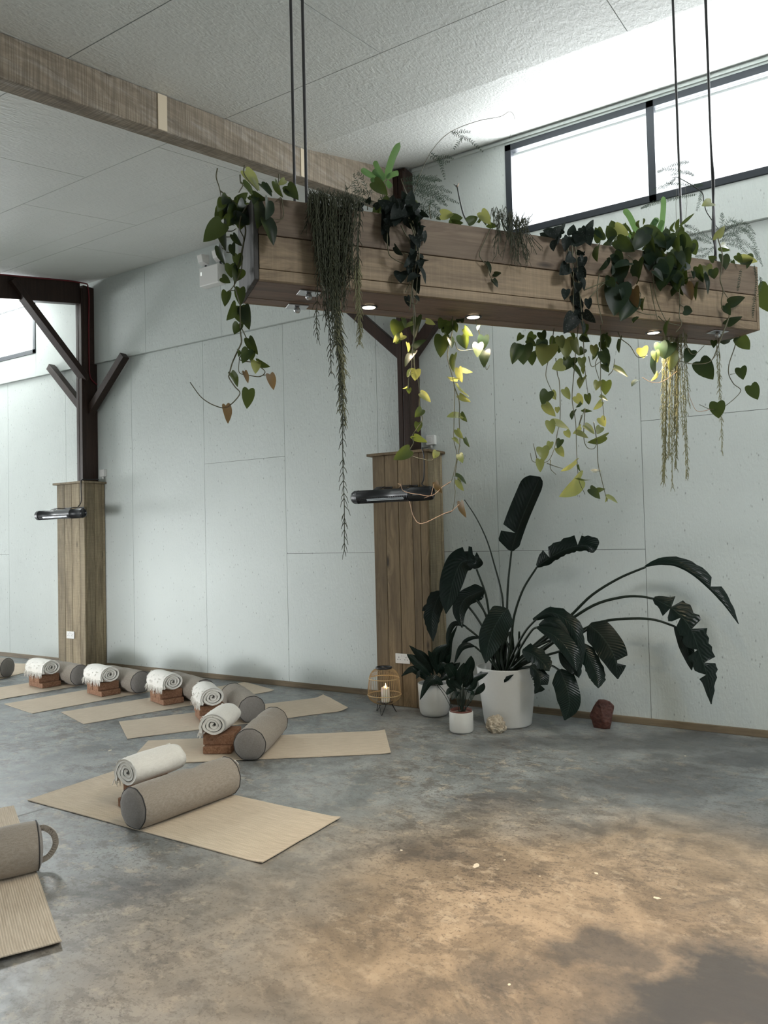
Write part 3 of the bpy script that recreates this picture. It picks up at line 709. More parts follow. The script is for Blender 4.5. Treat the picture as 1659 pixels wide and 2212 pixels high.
yoga_set((o_.x, o_.y), math.degrees(math.atan2(u_.y, u_.x)), 1.82, .63, 'cut by the left edge at the far end', 8, (1.0, .315), 0)
u0 = Vector((math.cos(math.radians(-26.9)), math.sin(math.radians(-26.9)), 0)); t0 = Vector((-u0.y, u0.x, 0)); o_ = Vector((-4.136, 2.583, 0)) - t0*.61
yoga_set((o_.x, o_.y), -26.9, 1.775, .61, 'cut by the left edge nearest the camera', 9, (1.0, .295), .0, curl=(0, .012))

# ================================================================== LANTERN, STONES, CHIPS
lc = atZ(831.5, 1540, 0)
t = thing('rattan_lantern', 'rattan cage lantern on black hairpin legs by the plank column', 'lantern', (lc.x, lc.y, 0))
prof = [(.066,.085),(.095,.096),(.125,.120),(.141,.150),(.140,.185),(.135,.235),(.129,.290),(.120,.325),(.100,.355),(.076,.372),(.062,.378)]
b = MB()
for k in range(46):
    a = 2*PI*k/46; b.tube(spline([(r*math.cos(a), r*math.sin(a), z) for r, z in prof], 16), .0017, 4)
b.build('cage', M['cane'], t)
for r, z in ((.1425,.158),(.1295,.295)): MB().tube([(r*math.cos(2*PI*k/60), r*math.sin(2*PI*k/60), z) for k in range(60)], .0040, 6, closed=True).build('hoop', simple('pale_cane', (.62,.44,.22), .4), t, smooth=True)
MB().lathe([(.052,.374),(.060,.372),(.070,.376),(.071,.390),(.062,.392),(.055,.386),(.052,.374)], 40).build('rim', M['black'], t, smooth=True)
MB().lathe([(.001,.084),(.070,.084),(.072,.090),(.070,.094),(.001,.095)], 40).build('base_plate', M['black'], t, smooth=True)
for k in range(3):
    a = math.radians(-75+120*k); d = Vector((math.cos(a), math.sin(a), 0)); s_ = Vector((-d.y, d.x, 0))
    MB().tube([d*.055+s_*.030+Vector((0,0,.086)), d*.098+s_*.004+Vector((0,0,.004)), d*.102+Vector((0,0,.003)), d*.098-s_*.004+Vector((0,0,.004)), d*.055-s_*.030+Vector((0,0,.086))], .0030, 6).build('leg', M['black'], t)
c = thing('candle', 'lit cream pillar candle inside the rattan lantern', 'candle', (lc.x+.012, lc.y, .0955))
b = MB(); n = 28; pr = [(.037,0),(.038,.004),(.0375,.05),(.0375,.11)]; b.lathe(pr, n)
o_ = len(b.v); vv = []
for k in range(n): a = 2*PI*k/n; vv.append((.034*math.cos(a), .034*math.sin(a), .124+.006*math.sin(a*3+1)))
for k in range(n): a = 2*PI*k/n; vv.append((.020*math.cos(a), .020*math.sin(a), .108))
b.add(vv, [(k, (k+1) % n, n+(k+1) % n, n+k) for k in range(n)] + [tuple(n+k for k in range(n))])
b.f += [(3*n+k, 3*n+(k+1) % n, o_+(k+1) % n, o_+k) for k in range(n)]
b.f.append(tuple(range(n-1, -1, -1)))
b.build('wax_body', M['wax'], c, smooth=True)
MB().tube([(0,0,.106),(0,0,.122)], .0012, 5).build('wick', M['black'], c)
MB().lathe([(.0005,.118),(.004,.124),(.0055,.131),(.004,.142),(.0015,.152),(.0003,.157)], 12).build('flame', M['flame'], c, smooth=True)
def rock(name, c, size, mat, label, seed, amp, sc, cuts=0):
    import bmesh
    bm = bmesh.new(); bmesh.ops.create_icosphere(bm, subdivisions=5, radius=1); rnd = random.Random(seed)
    planes = [(Vector((rnd.gauss(0,1), rnd.gauss(0,1), rnd.gauss(0,.8))).normalized(), rnd.uniform(.62, .85)) for _ in range(cuts)]
    for v in bm.verts:
        p = v.co.copy()
        for n_, d in planes:
            k = p.dot(n_)
            if k > d: p -= n_*(k-d)*.92
        p *= 1 + amp*nz(p + Vector((seed, 0, 0)), sc) + amp*.5*nz(p, sc*2.7)
        p.z = max(p.z, -.72); v.co = Vector((p.x*size[0], p.y*size[1], (p.z+.72)*size[2]))
    me = bpy.data.meshes.new(name); bm.to_mesh(me); bm.free(); o = bpy.data.objects.new(name, me); COL.objects.link(o); me.materials.append(mat)
    for q in me.polygons: q.use_smooth = True
    o.location = c; return tag(o, label, 'rock')
p = atZ(1065, 1586, 0); rock('crystal_rock', (p.x, p.y+.06, 0), (.073, .06, .074), M['fossil'], 'pale craggy geode rock in front of the biggest white pot', 3, .22, 2.6)
p = atZ(1300, 1573, 0); o = rock('red_rock', (p.x, p.y+.03, 0), (.105, .075, .125), M['redstone'], 'dark red angular rock leaning by the skirting', 11, .06, 2.0, 12); o.rotation_euler = (0, math.radians(0), .4)
chips = [(1029,1870,.016),(867,1837,.007),(1288,1887,.008),(1418,1940,.011),(1090,1858,.005),(238,1621,.012),(1100,2127,.005),(1166,1893,.004),(1480,1633,.006)]
for i, (x, y, r) in enumerate(chips):
    p = atZ(x, y, 0); b = MB(); rnd = random.Random(i); n = 9; v = [(r*rnd.uniform(.6,1.2)*1.5*math.cos(2*PI*k/n), r*rnd.uniform(.6,1.2)*math.sin(2*PI*k/n)) for k in range(n)]
    b.add([(a, c, .0003) for a, c in v] + [(a*.95, c*.95, .0014) for a, c in v], [tuple(range(n-1,-1,-1)), tuple(range(n, 2*n))] + [(k, (k+1) % n, n+(k+1) % n, n+k) for k in range(n)])
    o = b.build('paint_flake', simple('cream_flake', (.75,.68,.55), .7)); o.location = (p.x, p.y, 0); o.rotation_euler = (0,0,rnd.uniform(0,6)); tag(o, ['largest cream flake on the warm floor patch','small cream flake left of the largest one','cream fleck right of the largest flake','cream flake on the floor at the far right','tiny cream speck just right of the largest flake','white fleck on the grey floor by the front mats','tiny cream speck near the bottom of the floor','tiny speck between two cream flakes','pale speck on the dark floor by the red rock'][i], 'paint flake', 'paint flakes on the concrete')

# ================================================================== HANGING PLANTER
t = thing('hanging_planter', 'long wooden trough planter hung on rods, full of trailing plants', 'planter', tuple(PP), PTH)
def lb(*boxes):
    b = MB()
    for a, c in boxes: b.box(a, c)
    return b
H = PH
lb(((0,-.001,.548*H),(PL,.022,H))).build('front_board', M['plant_top'], t, bevel=.003, label='darker brown top board')
lb(((.002,.001,.137*H),(PL-.001,.022,.540*H))).build('front_board', M['plant_wood'], t, bevel=.003)
lb(((.0,0,0),(PL,.022,.130*H))).build('front_board', M['plant_wood'], t, bevel=.003)
lb(((0,PW-.022,0),(PL,PW,.130*H)), ((.002,PW-.022,.137*H),(PL,PW,.540*H)), ((0,PW-.022,.548*H),(PL,PW,H))).build('back_boards', M['plant_wood'], t, bevel=.003)
lb(((-.020,0,0),(-.001,PW,H))).build('end_board', M['plant_end'], t, bevel=.003, label='grey weathered end board')
lb(((PL+.001,0,0),(PL+.02,PW,H))).build('end_board', M['plant_wood'], t, bevel=.003)
lb(((0,.023,.0),(PL,.130,.02)), ((0,.132,.002),(PL,.236,.02)), ((0,.238,.0),(PL,PW-.023,.02))).build('base_boards', M['plant_base'], t)
b = MB(); nx, ny = 60, 6; v = [(.01+(PL-.02)*i/nx, .025+(PW-.05)*j/ny, H-.05+.03*nz((i*.7, j*.7, 1), .6)) for i in range(nx+1) for j in range(ny+1)]
b.add(v, [(i*(ny+1)+j, (i+1)*(ny+1)+j, (i+1)*(ny+1)+j+1, i*(ny+1)+j+1) for i in range(nx) for j in range(ny)]).build('soil', M['soil'], t, smooth=True)
for x, y in ((.25*SC,.04*SC), (.274*SC,.355*SC), (2.84*SC,.04*SC), (2.88*SC,.355*SC)):
    wp = PP + PU*x + PV*y; top = cz(wp.y) if wp.y < YK else kz(wp.y)
    MB().tube([(x, y, .03), (x, y, top - PP.z + .004)], .0065, 8).build('hanging_rod', M['cablesteel'], t)
cx_ = 2.83*SC; wp = PP + PU*cx_ + PV*.022
cb = [(cx_-.02, .25, .30), (cx_, .04, .36), (cx_-.006, .034, .5), (cx_+.006, .022, .75), (cx_-.003, .022, 1.0), (cx_+.003, .022, cz(wp.y)-PP.z-.003 if wp.y < YK else kz(wp.y)-PP.z-.003)]
MB().tube(spline(cb, 30), .0040, 6).build('power_cable', M['black'], t, smooth=True)
LAMPS = [(a*SC, b_*SC, c_) for a, b_, c_ in [(.640,.25,1), (1.265,.25,1), (2.51,.23,1), (.272,.115,0), (.272,.345,0), (2.894,.10,0)]]
for x, y, on in LAMPS:
    if on:
        r_ = MB().lathe([(.026,-.001),(.040,-.001),(.040,-.004),(.033,-.006),(.029,-.003),(.026,-.001)], 28, (x,y,0)).build('downlight', M['black'], t, smooth=True)
        MB().lathe([(.0004,-.005),(.017,-.0048),(.029,-.003)], 24, (x,y,0)).build('lamp_face', M['lampglow'], r_, smooth=True, label='glowing warm lamp')
    else:
        r_ = MB().box((x-.045, y-.032, -.006), (x+.045, y+.032, -.0005)).build('plate', M['steel'], t, bevel=.002)
        MB().lathe([(.0004,-.032),(.010,-.029),(.015,-.020),(.012,-.010),(.008,-.006)], 16, (x,y,0)).build('eye_nut', M['steel'], r_, smooth=True)

# ================================================================== LEAF BUILDERS
OUT = [(0,0),(.17,-.10),(.34,-.125),(.46,-.05),(.51,.11),(.505,.28),(.45,.46),(.34,.65),(.20,.82),(.07,.94),(0,1.03)]
RIBY = [0,.02,.05,.12,.22,.36,.53,.70,.86,.95,1.0]
def heart_mesh(base, tip, w, rot=0.0, fold=.18, curl=.12):
    base = Vector(base); tip = Vector(tip); ax = tip-base; L = ax.length; ax = ax/L
    view = ((base+tip)/2 - EYE).normalized(); n = -(view - ax*view.dot(ax)).normalized(); s = ax.cross(n)
    n2 = n*math.cos(rot) + s*math.sin(rot); s2 = ax.cross(n2)
    full = min(.95, max(.62, w)); wid = full
    v = []; f = []; uv = []
    def P(x, y): return base + ax*(y*L) + s2*(x*wid*L) + n2*(fold*abs(x)*wid*L - curl*L*(y-.3)**2 - .04*L*math.cos(y*7)*abs(x))
    m = len(OUT)
    for i in range(m): v.append(P(0, RIBY[i])); uv.append((RIBY[i], .5))
    for sg in (-1, 1):
        for i in range(1, m-1):
            x, y = OUT[i]; v.append(P(sg*x*.55, RIBY[i]*.45 + y*.55)); uv.append((y, .5+sg*x*.5))
        for i in range(1, m-1):
            x, y = OUT[i]; v.append(P(sg*x, y)); uv.append((y, .5+sg*x))
    k = m-2
    for sg in (0, 1):
        o1 = m + sg*2*k; o2 = o1+k
        for i in range(1, m-2):
            a, b = i, i+1
            q1 = (a, b, o1+b-1, o1+a-1); q2 = (o1+a-1, o1+b-1, o2+b-1, o2+a-1)
            if sg: q1, q2 = q1[::-1], q2[::-1]
            f += [q1, q2]
        tr = [(0, 1, o1), (0, o1, o2), (m-2, m-1, o1+k-1), (o1+k-1, m-1, o2+k-1)]
        f += [q[::-1] if sg else q for q in tr]
    b = MB().add(v, f); b.uv = uv; return b
def hleaf(root, base, tip, w, mat, rnd, name='leaf'):
    rot = 0 if w > .62 else math.acos(min(1, w/.72))*rnd.choice((-1, 1))
    rot += rnd.uniform(-.18, .18)
    return heart_mesh(base, tip, w, rot, rnd.uniform(.08, .32), rnd.uniform(.02, .22)).build(name, M[mat], root, smooth=True, world=True)
def blade_mesh(pts, wl, wr, prof='lance', fold=0.0, tears=(), rag=0.0, n=20, seed=0, droop=0.0):
    """pts: 3-D midrib points; wl / wr: half widths in metres left and right of travel as seen"""
    mid = spline(pts, n+1); v = []; f = []; uv = []; rnd = random.Random(seed)
    for i, p in enumerate(mid):
        u = i/n; tg = (mid[min(i+1, n)] - mid[max(i-1, 0)]).normalized(); view = (p-EYE).normalized(); side = view.cross(tg).normalized(); back = tg.cross(side)
        if back.dot(view) < 0: back = -back
        if prof == 'lance': k = max(.03, math.sin(PI*min(1, u*.97+.03)))**.8
        elif prof == 'strap': k = min(1, u*6+.25)*(1 if u < .82 else max(.05, math.sqrt(max(0, 1-((u-.82)/.18)**2))))
        else: k = min(1, (u*5.5+.10))**.7*(1 if u < .5 else max(.04, (1-((u-.5)/.5)**2.2)))
        kl = kr = k
        for tu, sd in tears:
            if abs(u-tu) < .6/n:
                if sd <= 0: kl *= .12
                if sd >= 0: kr *= .12
        if rag: kl *= 1+rnd.uniform(-rag, rag); kr *= 1+rnd.uniform(-rag, rag)
        wob = .10*math.sin(u*9+seed)
        for x, w, kk in ((-1, wl, kl), (-.55, wl, kl), (0, 0, 0), (.55, wr, kr), (1, wr, kr)):
            a = abs(x); v.append(p + side*(x*w*kk) + back*(w*kk*(fold*a + wob*a) + droop*w*kk*a*a)); uv.append((u, .5+x*.5))
    for i in range(n):
        for j in range(4): a = i*5+j; f.append((a, a+1, a+6, a+5))
    b = MB().add(v, f); b.uv = uv; return b

class Plant:
    def __init__(s, name, label, cat, loc, seed, group=None):
        s.t = thing(name, label, cat, tuple(loc), 0, group); s.r = random.Random(seed)
    def vine(s, Z, pts, off=0.0, r=.0028, mat='stem', n=None, offs=None, name='vine', end=.6):
        P = []; r *= 1.15
        for i, (x, y) in enumerate(pts):
            px, py = Z[0]+x/Z[2], Z[1]+y/Z[2]
            o = offs[i] if offs else off
            P.append(pw(px, py, o + s.r.uniform(-.012, .012)))
        q = spline(P, n or max(8, len(pts)*6)); m = len(q)
        return MB().tube(q, [r*(1-(1-end)*i/(m-1)) for i in range(m)], 6).build(name, M[mat], s.t, smooth=True, world=True)
    def leaves(s, Z, rows, off=0.0, jit=.03, mat='heart', petiole=True):
        for row in rows:
            bx, by, tx, ty, w = row[:5]; m = row[5] if len(row) > 5 else mat; o = off + s.r.uniform(-jit, jit) + (row[6] if len(row) > 6 else 0)
            a = pw(Z[0]+bx/Z[2], Z[1]+by/Z[2], o); b = pw(Z[0]+tx/Z[2], Z[1]+ty/Z[2], o + s.r.uniform(-.035, .02))
            if m == 'litpale' and mat == 'litpale' and s.r.random() < .42: m = 'heart'
            lf = hleaf(s.t, a, b, w, m, s.r)
    def cloud(s, Z, n, xr, yr, off, size, mat='heart', down=.8):
        for _ in range(n):
            x = s.r.uniform(*xr); y = s.r.uniform(*yr); L = s.r.uniform(*size)*Z[2]; a = s.r.gauss(0, .55)
            dx, dy = math.sin(a)*L, math.cos(a)*L*(1 if s.r.random() < down else -1)
            s.leaves(Z, [(x, y, x+dx, y+dy, s.r.uniform(.4, .9))], off, .05, mat)
    def blade(s, Z, pts, wl, wr, mat='strel', proj=None, dep=None, name='leaf', **k):
        P = []
        for i, (x, y) in enumerate(pts):
            px, py = Z[0]+x/Z[2], Z[1]+y/Z[2]; d = dep[0] + (dep[-1]-dep[0])*i/(len(pts)-1) if isinstance(dep, (list, tuple)) else dep
            P.append(proj(px, py, d))
        sc = (P[0]-EYE).dot(_f)/FPX/Z[2]
        return blade_mesh(P, wl*sc, wr*sc, seed=s.r.randint(0, 999), **k).build(name, M[mat], s.t, smooth=True, world=True)
    def stem(s, Z, pts, proj, dep, r0, r1, mat='stem', name='stem'):
        P = []
        for i, (x, y) in enumerate(pts):
            d = dep[0] + (dep[-1]-dep[0])*i/(len(pts)-1) if isinstance(dep, (list, tuple)) else dep
            P.append(proj(Z[0]+x/Z[2], Z[1]+y/Z[2], d))
        q = spline(P, 24); return MB().tube(q, [r0+(r1-r0)*i/23 for i in range(24)], 8).build(name, M[mat], s.t, smooth=True, world=True)
def up_(u, v, z=PH-.04): return PP + PU*u*SC + PV*v*SC + Vector((0, 0, z))
M['heartdark'] = M['heart']; M['strel2'] = M['strel']; M['rhipslit'] = M['rhips']
Fp = (0, 0, 1.0)

# ---- A: heart-leaf vine spilling over the left end
ZA = (420, 340, 5.53); ZC = (480, 640, 6.9125)
A = Plant('heartleaf_vine', 'dark heart-leaved vine spilling over the left end of the planter', 'plant', up_(.12, .2), 1)
A.leaves(ZA, [(610,165,785,395,.62,'litpale'),(580,300,720,480,.4),(500,525,648,424,.6),(390,470,330,565,.85),(410,530,235,790,.55),(560,560,525,840,.8),(445,560,368,850,.45),
  (325,785,105,1008,.68),(345,790,370,1120,.4),(460,925,566,1070,.6),(445,1040,472,1180,.6),(290,1065,371,1292,.4),(515,1160,522,1340,.72),(430,1280,440,1440,.9),(540,1330,480,1480,.85),
  (330,1435,430,1500,.85),(385,1605,362,1782,.64),(545,1565,550,1775,.66),(500,1770,392,1948,.6),(535,1800,585,2000,.9),(590,1790,652,2064,.6),(530,1990,474,2112,.85),
  (350,570,300,760,.6),(470,600,400,800,.6),(600,640,560,830,.7),(650,470,690,520,.8),(590,510,540,590,.8)], .16, .06)
A.cloud(ZA, 9, (330,640), (470,760), .15, (24,44), 'heart', 1)
A.leaves(ZA, [(800,500,768,845,.5),(890,520,865,745,.55),(860,750,952,1048,.62),(960,290,1052,485,.45),(800,320,930,465,.55),(850,330,930,420,.6),(700,440,860,520,.6),(1080,270,1000,330,.7,'litpale'),(1110,340,1240,500,.7),(1080,390,1180,480,.6),(740,480,700,560,.6)], -.03, .03)
A.vine(ZA, [(640,560),(560,700),(540,850),(590,980),(570,1150),(560,1340),(490,1500),(420,1600)], .1, .003)
A.vine(ZA, [(600,800),(610,900),(570,1100),(480,1490),(500,1590),(545,1760),(545,1800),(550,2000),(560,2212)], .12, .003)
A.vine(ZA, [(275,130),(262,240),(300,370),(330,530)], .14, .0026, 'stem'); A.vine(ZA, [(310,400),(470,530),(560,600)], .14, .0028)
A.vine(ZA, [(1000,500),(1042,500),(1058,720),(930,738)], -.02, .0024); A.vine(ZA, [(600,95),(590,180),(650,280),(760,400)], .1, .0024)
A.vine(ZA, [(545,210),(552,300),(580,330),(530,420)], .12, .0026); A.vine(ZA, [(1010,200),(1010,330),(1055,470)], .05, .0024)
for q in ([(420,800),(480,810)],[(390,880),(450,880),(500,850)],[(380,950),(450,950)],[(380,1130),(420,1135),(450,1090)],[(410,1590),(500,1590)],[(330,1080),(370,1110)]): A.vine(ZA, q, .14, .002, 'stem', 8)
A.vine(ZC, [(265,400),(275,560),(287,690),(215,850),(150,1000),(110,1150),(102,1215),(190,1350),(265,1445),(180,1570),(80,1645),(0,1665),(-90,1640),(-200,1590),(-330,1490),(-480,1285)], .12, .0028, 'stem', 70)
A.vine(ZC, [(275,450),(350,600),(388,690),(380,770),(255,940),(470,990),(560,1050),(640,1130),(560,1200),(400,1180),(275,1155),(245,1090),(255,950)], .14, .0022, 'stem', 70)
A.vine(ZC, [(560,1200),(620,1178),(720,1175)], .14, .002)
A.leaves(ZC, [(395,632,525,880,.58),(390,795,300,1000,.75),(440,830,430,975,.8),(505,968,497,1152,.68,'litpale'),(520,978,712,1060,.58),(335,1125,392,1300,.5,'heartbrown'),(715,1168,775,1398,.62,'heartbrown'),(135,1140,243,1350,.55),(395,1395,368,1682,.66),(55,1630,95,1905,.62,'heartbrown'),(245,805,250,900,.55)], .13, .02)

# ---- rhipsalis curtains
def twigs(path, rnd, sp=.021, ln=(.016, .032), r=.0015, fork=True):
    sp *= 1.05; ln = (ln[0]*1.15, ln[1]*1.2); r *= 1.2
    b = MB(); b.tube(path, r, 5); L = 0; nxt = sp*rnd.random(); sg = 1
    for i in range(1, len(path)):
        L += (path[i]-path[i-1]).length
        while L > nxt:
            nxt += sp*rnd.uniform(.8, 1.25); p = path[i]; tg = (path[i]-path[i-1]).normalized()
            for sgn in ((-1, 1) if fork and rnd.random() < .75 else (rnd.choice((-1, 1)),)):
                a = rnd.uniform(.28, .62)*sgn; side = (PU*math.cos(.6*rnd.gauss(0,1)) + PV*rnd.gauss(0, .6)).normalized(); l = rnd.uniform(*ln)
                m = p + tg*math.cos(a)*l*.55 + side*math.sin(a)*l*.7; b.tube([p, m, p + tg*l + side*math.sin(a)*l], [r*.9, r*.8, r*.5], 4)
    return b
def rstrand(pl, pts, off, mat='rhips', sp=.021, ln=(.016,.032), r=.0015, jit=.01, fork=True, n=None):
    P = [pw(x+pl.r.uniform(-1.5,1.5), y, off+pl.r.uniform(-jit, jit)) for x, y in pts]; L = sum((P[i+1]-P[i]).length for i in range(len(P)-1))
    return twigs(spline(P, n or max(6, int(L/.012))), pl.r, sp, ln, r, fork).build('strand', M[mat], pl.t, world=True)
R = Plant('mistletoe_cactus', 'dense dark mistletoe cactus curtain hanging down the planter front near its left end', 'plant', up_(.6, .1), 2)
for k in range(72):
    x = R.r.uniform(668, 755) if k > 8 else R.r.uniform(752, 778); y0 = 424 + (x-668)*.12 + R.r.uniform(-4, 6)
    ctr = 1-abs((x-722)/50); zc = R.r.uniform(.0, 1)
    ye = (520 + 190*max(0, ctr)**.6*zc + 60*zc) if k > 8 else R.r.uniform(560, 632)
    xe = x + (728-x)*.45*(ye-440)/250 + R.r.uniform(-4, 4) if k > 8 else x - R.r.uniform(0, 6)
    ym = (y0+ye)/2
    rstrand(R, [(x+R.r.uniform(-8,8), y0+14), (x, y0-6), (x+R.r.uniform(-5,5), y0+30), ((x+xe)/2, ym), (xe, ye)], -.035 - R.r.uniform(0, .06), jit=.006, sp=.026)
for k in range(11):
    x = R.r.uniform(716, 748); ye = R.r.uniform(760, 925)
    rstrand(R, [(x, 470), (x+3, 560), (728+R.r.uniform(-6,8), 660), (734+R.r.uniform(-8,8), 740), (738+R.r.uniform(-6,8), ye)], -.05 if k < 6 else .0, 'rhips' if k % 2 else 'rhipspale')
rstrand(R, [(726,500),(730,640),(735,720),(738,860),(742,1000),(744,1100),(744,1188)], -.04, 'rhips', .024, (.020,.034), jit=.003, fork=True)
rstrand(R, [(700,520),(704,640),(712,720),(714,808)], -.04, 'rhips'); rstrand(R, [(690,520),(687,640),(684,700),(688,735)], -.04); rstrand(R, [(695,560),(700,650),(706,700)], -.05)
for dx in (-4, 0, 4): rstrand(R, [(772+dx,560),(774+dx,640),(777+dx*.6,700),(778,745-abs(dx)*3)], .0, 'rhipspale', .014)
for q in ([(683,478),(672,452),(660,490)],[(745,420),(750,405),(748,440)],[(676,436),(690,424),(700,436)],[(720,440),(735,425),(748,436)]): rstrand(R, q, -.02, n=14)
R2 = Plant('mistletoe_cactus', 'pale mistletoe cactus tassel hanging low below the right end of the planter', 'plant', up_(2.55, .33), 3)
for k in range(15):
    x = R2.r.uniform(1428, 1462); ye = R2.r.uniform(930, 1066) - abs(x-1443)*1.6
    rstrand(R2, [(x+14, 600), (x+10, 700), (x+4, 740), (x+2, 850), (x+1+R2.r.uniform(-3,3), ye)], .30+R2.r.uniform(-.03,.03), 'rhipspale', .018, (.014,.026), .0017)
for k in range(4):
    x = 1468+k*5; ye = (940, 1032, 1020, 880)[k]; rstrand(R2, [(x+4,600),(x,740),(x+2,850),(x+9,ye)], .22, 'rhipspale', .017, (.014,.024))
rstrand(R2, [(1548,690),(1552,760),(1556,850),(1560,920),(1561,972)], .24, 'rhipspale', .018, (.016,.028)); rstrand(R2, [(1551,690),(1549,750),(1553,838)], .24, 'rhipspale', .018, (.012,.022))
R3 = Plant('wispy_cactus', 'small wispy green tuft drooping over the middle of the planter front', 'plant', up_(1.55, .08), 4)
for k in range(46):
    x = R3.r.uniform(1058, 1135); y0 = 462 + (x-1058)*.33; xe = x + R3.r.uniform(-14, 44); ye = y0 + R3.r.uniform(38, 92)
    rstrand(R3, [(x, y0+12), (x+R3.r.uniform(-4,12), y0-R3.r.uniform(2,18)), ((x*1.4+xe*.6)/2+4, y0+22), (xe, ye)], -.03-R3.r.uniform(0,.05), sp=.03, ln=(.012,.026), r=.0011, fork=False, n=12)
for q in ([(1064,500),(1068,462),(1072,448),(1078,460),(1080,490)],[(1083,480),(1090,447),(1096,462),(1100,490)]): rstrand(R3, q, .02, sp=.2, r=.0012, n=16)

# ---- satin pothos, left of centre, with its long lit trailers
ZE = (640, 640, 3.95); ZL = (640, 400, 5.184)
SP = Plant('satin_pothos', 'mottled dark pothos bunched over the planter front, left of centre', 'plant', up_(.95, .1), 5)
SP.leaves(ZL, [(740,250,612,235,.7),(800,200,830,130,.7),(880,250,960,180,.7),(1060,180,1090,105,.6),(1140,200,1325,225,.5),(1330,300,1390,270,.8),(1000,330,960,560,.5),(990,470,1040,690,.45),(1100,690,1190,790,.55),(1170,970,1172,1090,1.0),
  (1380,920,1450,1110,.35),(1430,520,1440,655,.45),(1380,470,1455,465,.4),(1240,400,1360,520,.5),(1180,260,1100,380,.7),(1040,250,1000,360,.7),(1260,300,1300,420,.7),(1300,560,1380,700,.6),(1340,600,1300,800,.6),(1310,760,1290,930,.6),(1370,860,1330,1030,.6),(1350,1040,1370,1220,.45),(1300,900,1280,1060,.5),(1240,1250,1280,1380,.6),(1340,1240,1380,1300,.5)], -.05, .03, 'satin')
SP.cloud(ZL, 30, (960,1400), (200,400), -.05, (18, 34), 'satin'); SP.cloud(ZL, 14, (900,1380), (190,300), .1, (20, 34), 'heart', .5); SP.cloud(ZL, 20, (1230,1400), (420,1050), -.06, (12, 26), 'satin', 1)
SP.vine(ZL, [(1060,300),(1020,560),(1035,760),(1100,830),(1200,880)], -.05, .0026); SP.vine(ZL, [(1200,760),(1360,780)], -.05, .002)
SP.vine(ZL, [(1250,350),(1330,600),(1340,800),(1320,1000),(1290,1200),(1270,1400)], -.06, .0034); SP.vine(ZL, [(1300,400),(1370,700),(1365,900),(1350,1100),(1340,1300)], -.055, .003)
SP.vine(ZL, [(1170,450),(1290,700),(1300,1000),(1220,1200)], -.05, .0028); SP.vine(ZL, [(1290,1050),(1310,1240),(1350,1290),(1330,1330),(1240,1300)], -.04, .0026)
SP.vine(ZE, [(985,-30),(1000,60),(1015,200),(990,480),(985,600),(960,700),(955,800)], .02, .0022, offs=[-.04,-.02,0,.05,.08,.08,.08])
SP.vine(ZE, [(995,0),(1005,430),(1010,600),(1040,720),(1055,830),(1050,950),(1075,1050),(1030,1130),(990,1190),(1000,1250),(970,1310),(980,1360),(1100,1395),(1160,1400),(1190,1360)], .08, .0022, 'stem', 90)
SP.leaves(ZE, [(910,330,828,388,.62),(885,375,842,408,.6),(912,190,928,272,.5),(990,232,920,268,.6),(875,215,840,345,.85),(1030,180,1005,360,.6),(1000,432,1108,363,.5),(1000,470,918,597,.4),(990,630,945,690,.6),(1020,625,1012,722,1.0),(945,770,905,792,.35),(960,785,963,832,.95),(1062,828,1152,902,.58),(1072,965,1012,1032,.8),(1042,1078,1038,1160,.85),(1005,1192,1118,1252,.48),(965,1312,828,1394,.68),(1200,1325,1172,1385,1.0),(950,400,960,480,.5)], .08, .03, 'litpale')
# ---- philodendron hanging from the back of the trough, centre
PC = Plant('philodendron_vine', 'long lit philodendron strands trailing below the planter in front of the heater', 'plant', up_(1.15, .33), 6)
PC.vine(ZE, [(1300,-60),(1330,120),(1330,300),(1290,500),(1330,680),(1350,780),(1350,900),(1345,1100),(1345,1230),(1370,1350),(1350,1480),(1320,1580),(1250,1620)], .28, .0022, 'stem', 80)
PC.vine(ZE, [(1345,760),(1390,900),(1390,1050),(1395,1250),(1365,1450),(1350,1600),(1355,1680),(1330,1830),(1250,1860)], .28, .0022, 'stem', 60)
PC.vine(ZE, [(1330,1830),(1250,1860),(1070,1940),(1000,1880),(965,1750)], .28, .0018, 'twig', 40, end=.9); PC.vine(ZE, [(1320,1840),(1390,1775)], .28, .0018, 'twig', 8)
PC.vine(ZE, [(1318,1582),(1250,1625),(1160,1700),(1040,1690),(920,1665),(890,1610),(865,1600)], .28, .0016, 'twig', 40); PC.vine(ZE, [(1150,1700),(1090,1722)], .28, .0014, 'twig', 6); PC.vine(ZE, [(890,1620),(893,1598)], .28, .0012, 'twig', 6); PC.vine(ZE, [(1150,1700),(1175,1600)], .28, .0014, 'twig', 6)
PC.vine(ZE, [(1530,200),(1570,350),(1600,450),(1620,620),(1650,590)], .30, .0020); PC.vine(ZE, [(1350,380),(1390,460),(1540,448)], .30, .0018)
PC.leaves(ZE, [(1245,342,1230,522,.7),(1415,335,1452,452,.8),(1435,275,1505,340,.6),(1345,500,1333,645,.35),(1385,615,1412,738,.6),(1415,625,1505,655,.55),(1375,715,1283,690,.5),(1375,745,1472,862,.25),(1393,845,1488,908,.45),(1400,1015,1285,1022,.5),(1405,998,1455,1078,.6),(1370,1140,1422,1222,.6),(1340,1210,1392,1262,.5),(1440,1212,1477,1290,.55),(1390,1348,1420,1422,.65),(1360,1530,1455,1605,.42),(1370,1568,1425,1665,.55),(1185,1588,1242,1682,.55,'heartbrown'),(1400,1758,1440,1895,.55,'heartbrown'),
  (1600,340,1590,465,.8),(1552,405,1545,522,.65),(1610,465,1600,605,.65),(1300,255,1290,330,.8),(1350,240,1370,310,.7),(1310,350,1330,440,.6),(1110,210,1190,240,.6),(1555,250,1545,290,.6)], .28, .03, 'litpale')
PC.cloud(ZE, 8, (1250,1400), (150,300), .34, (16,26), 'heart')
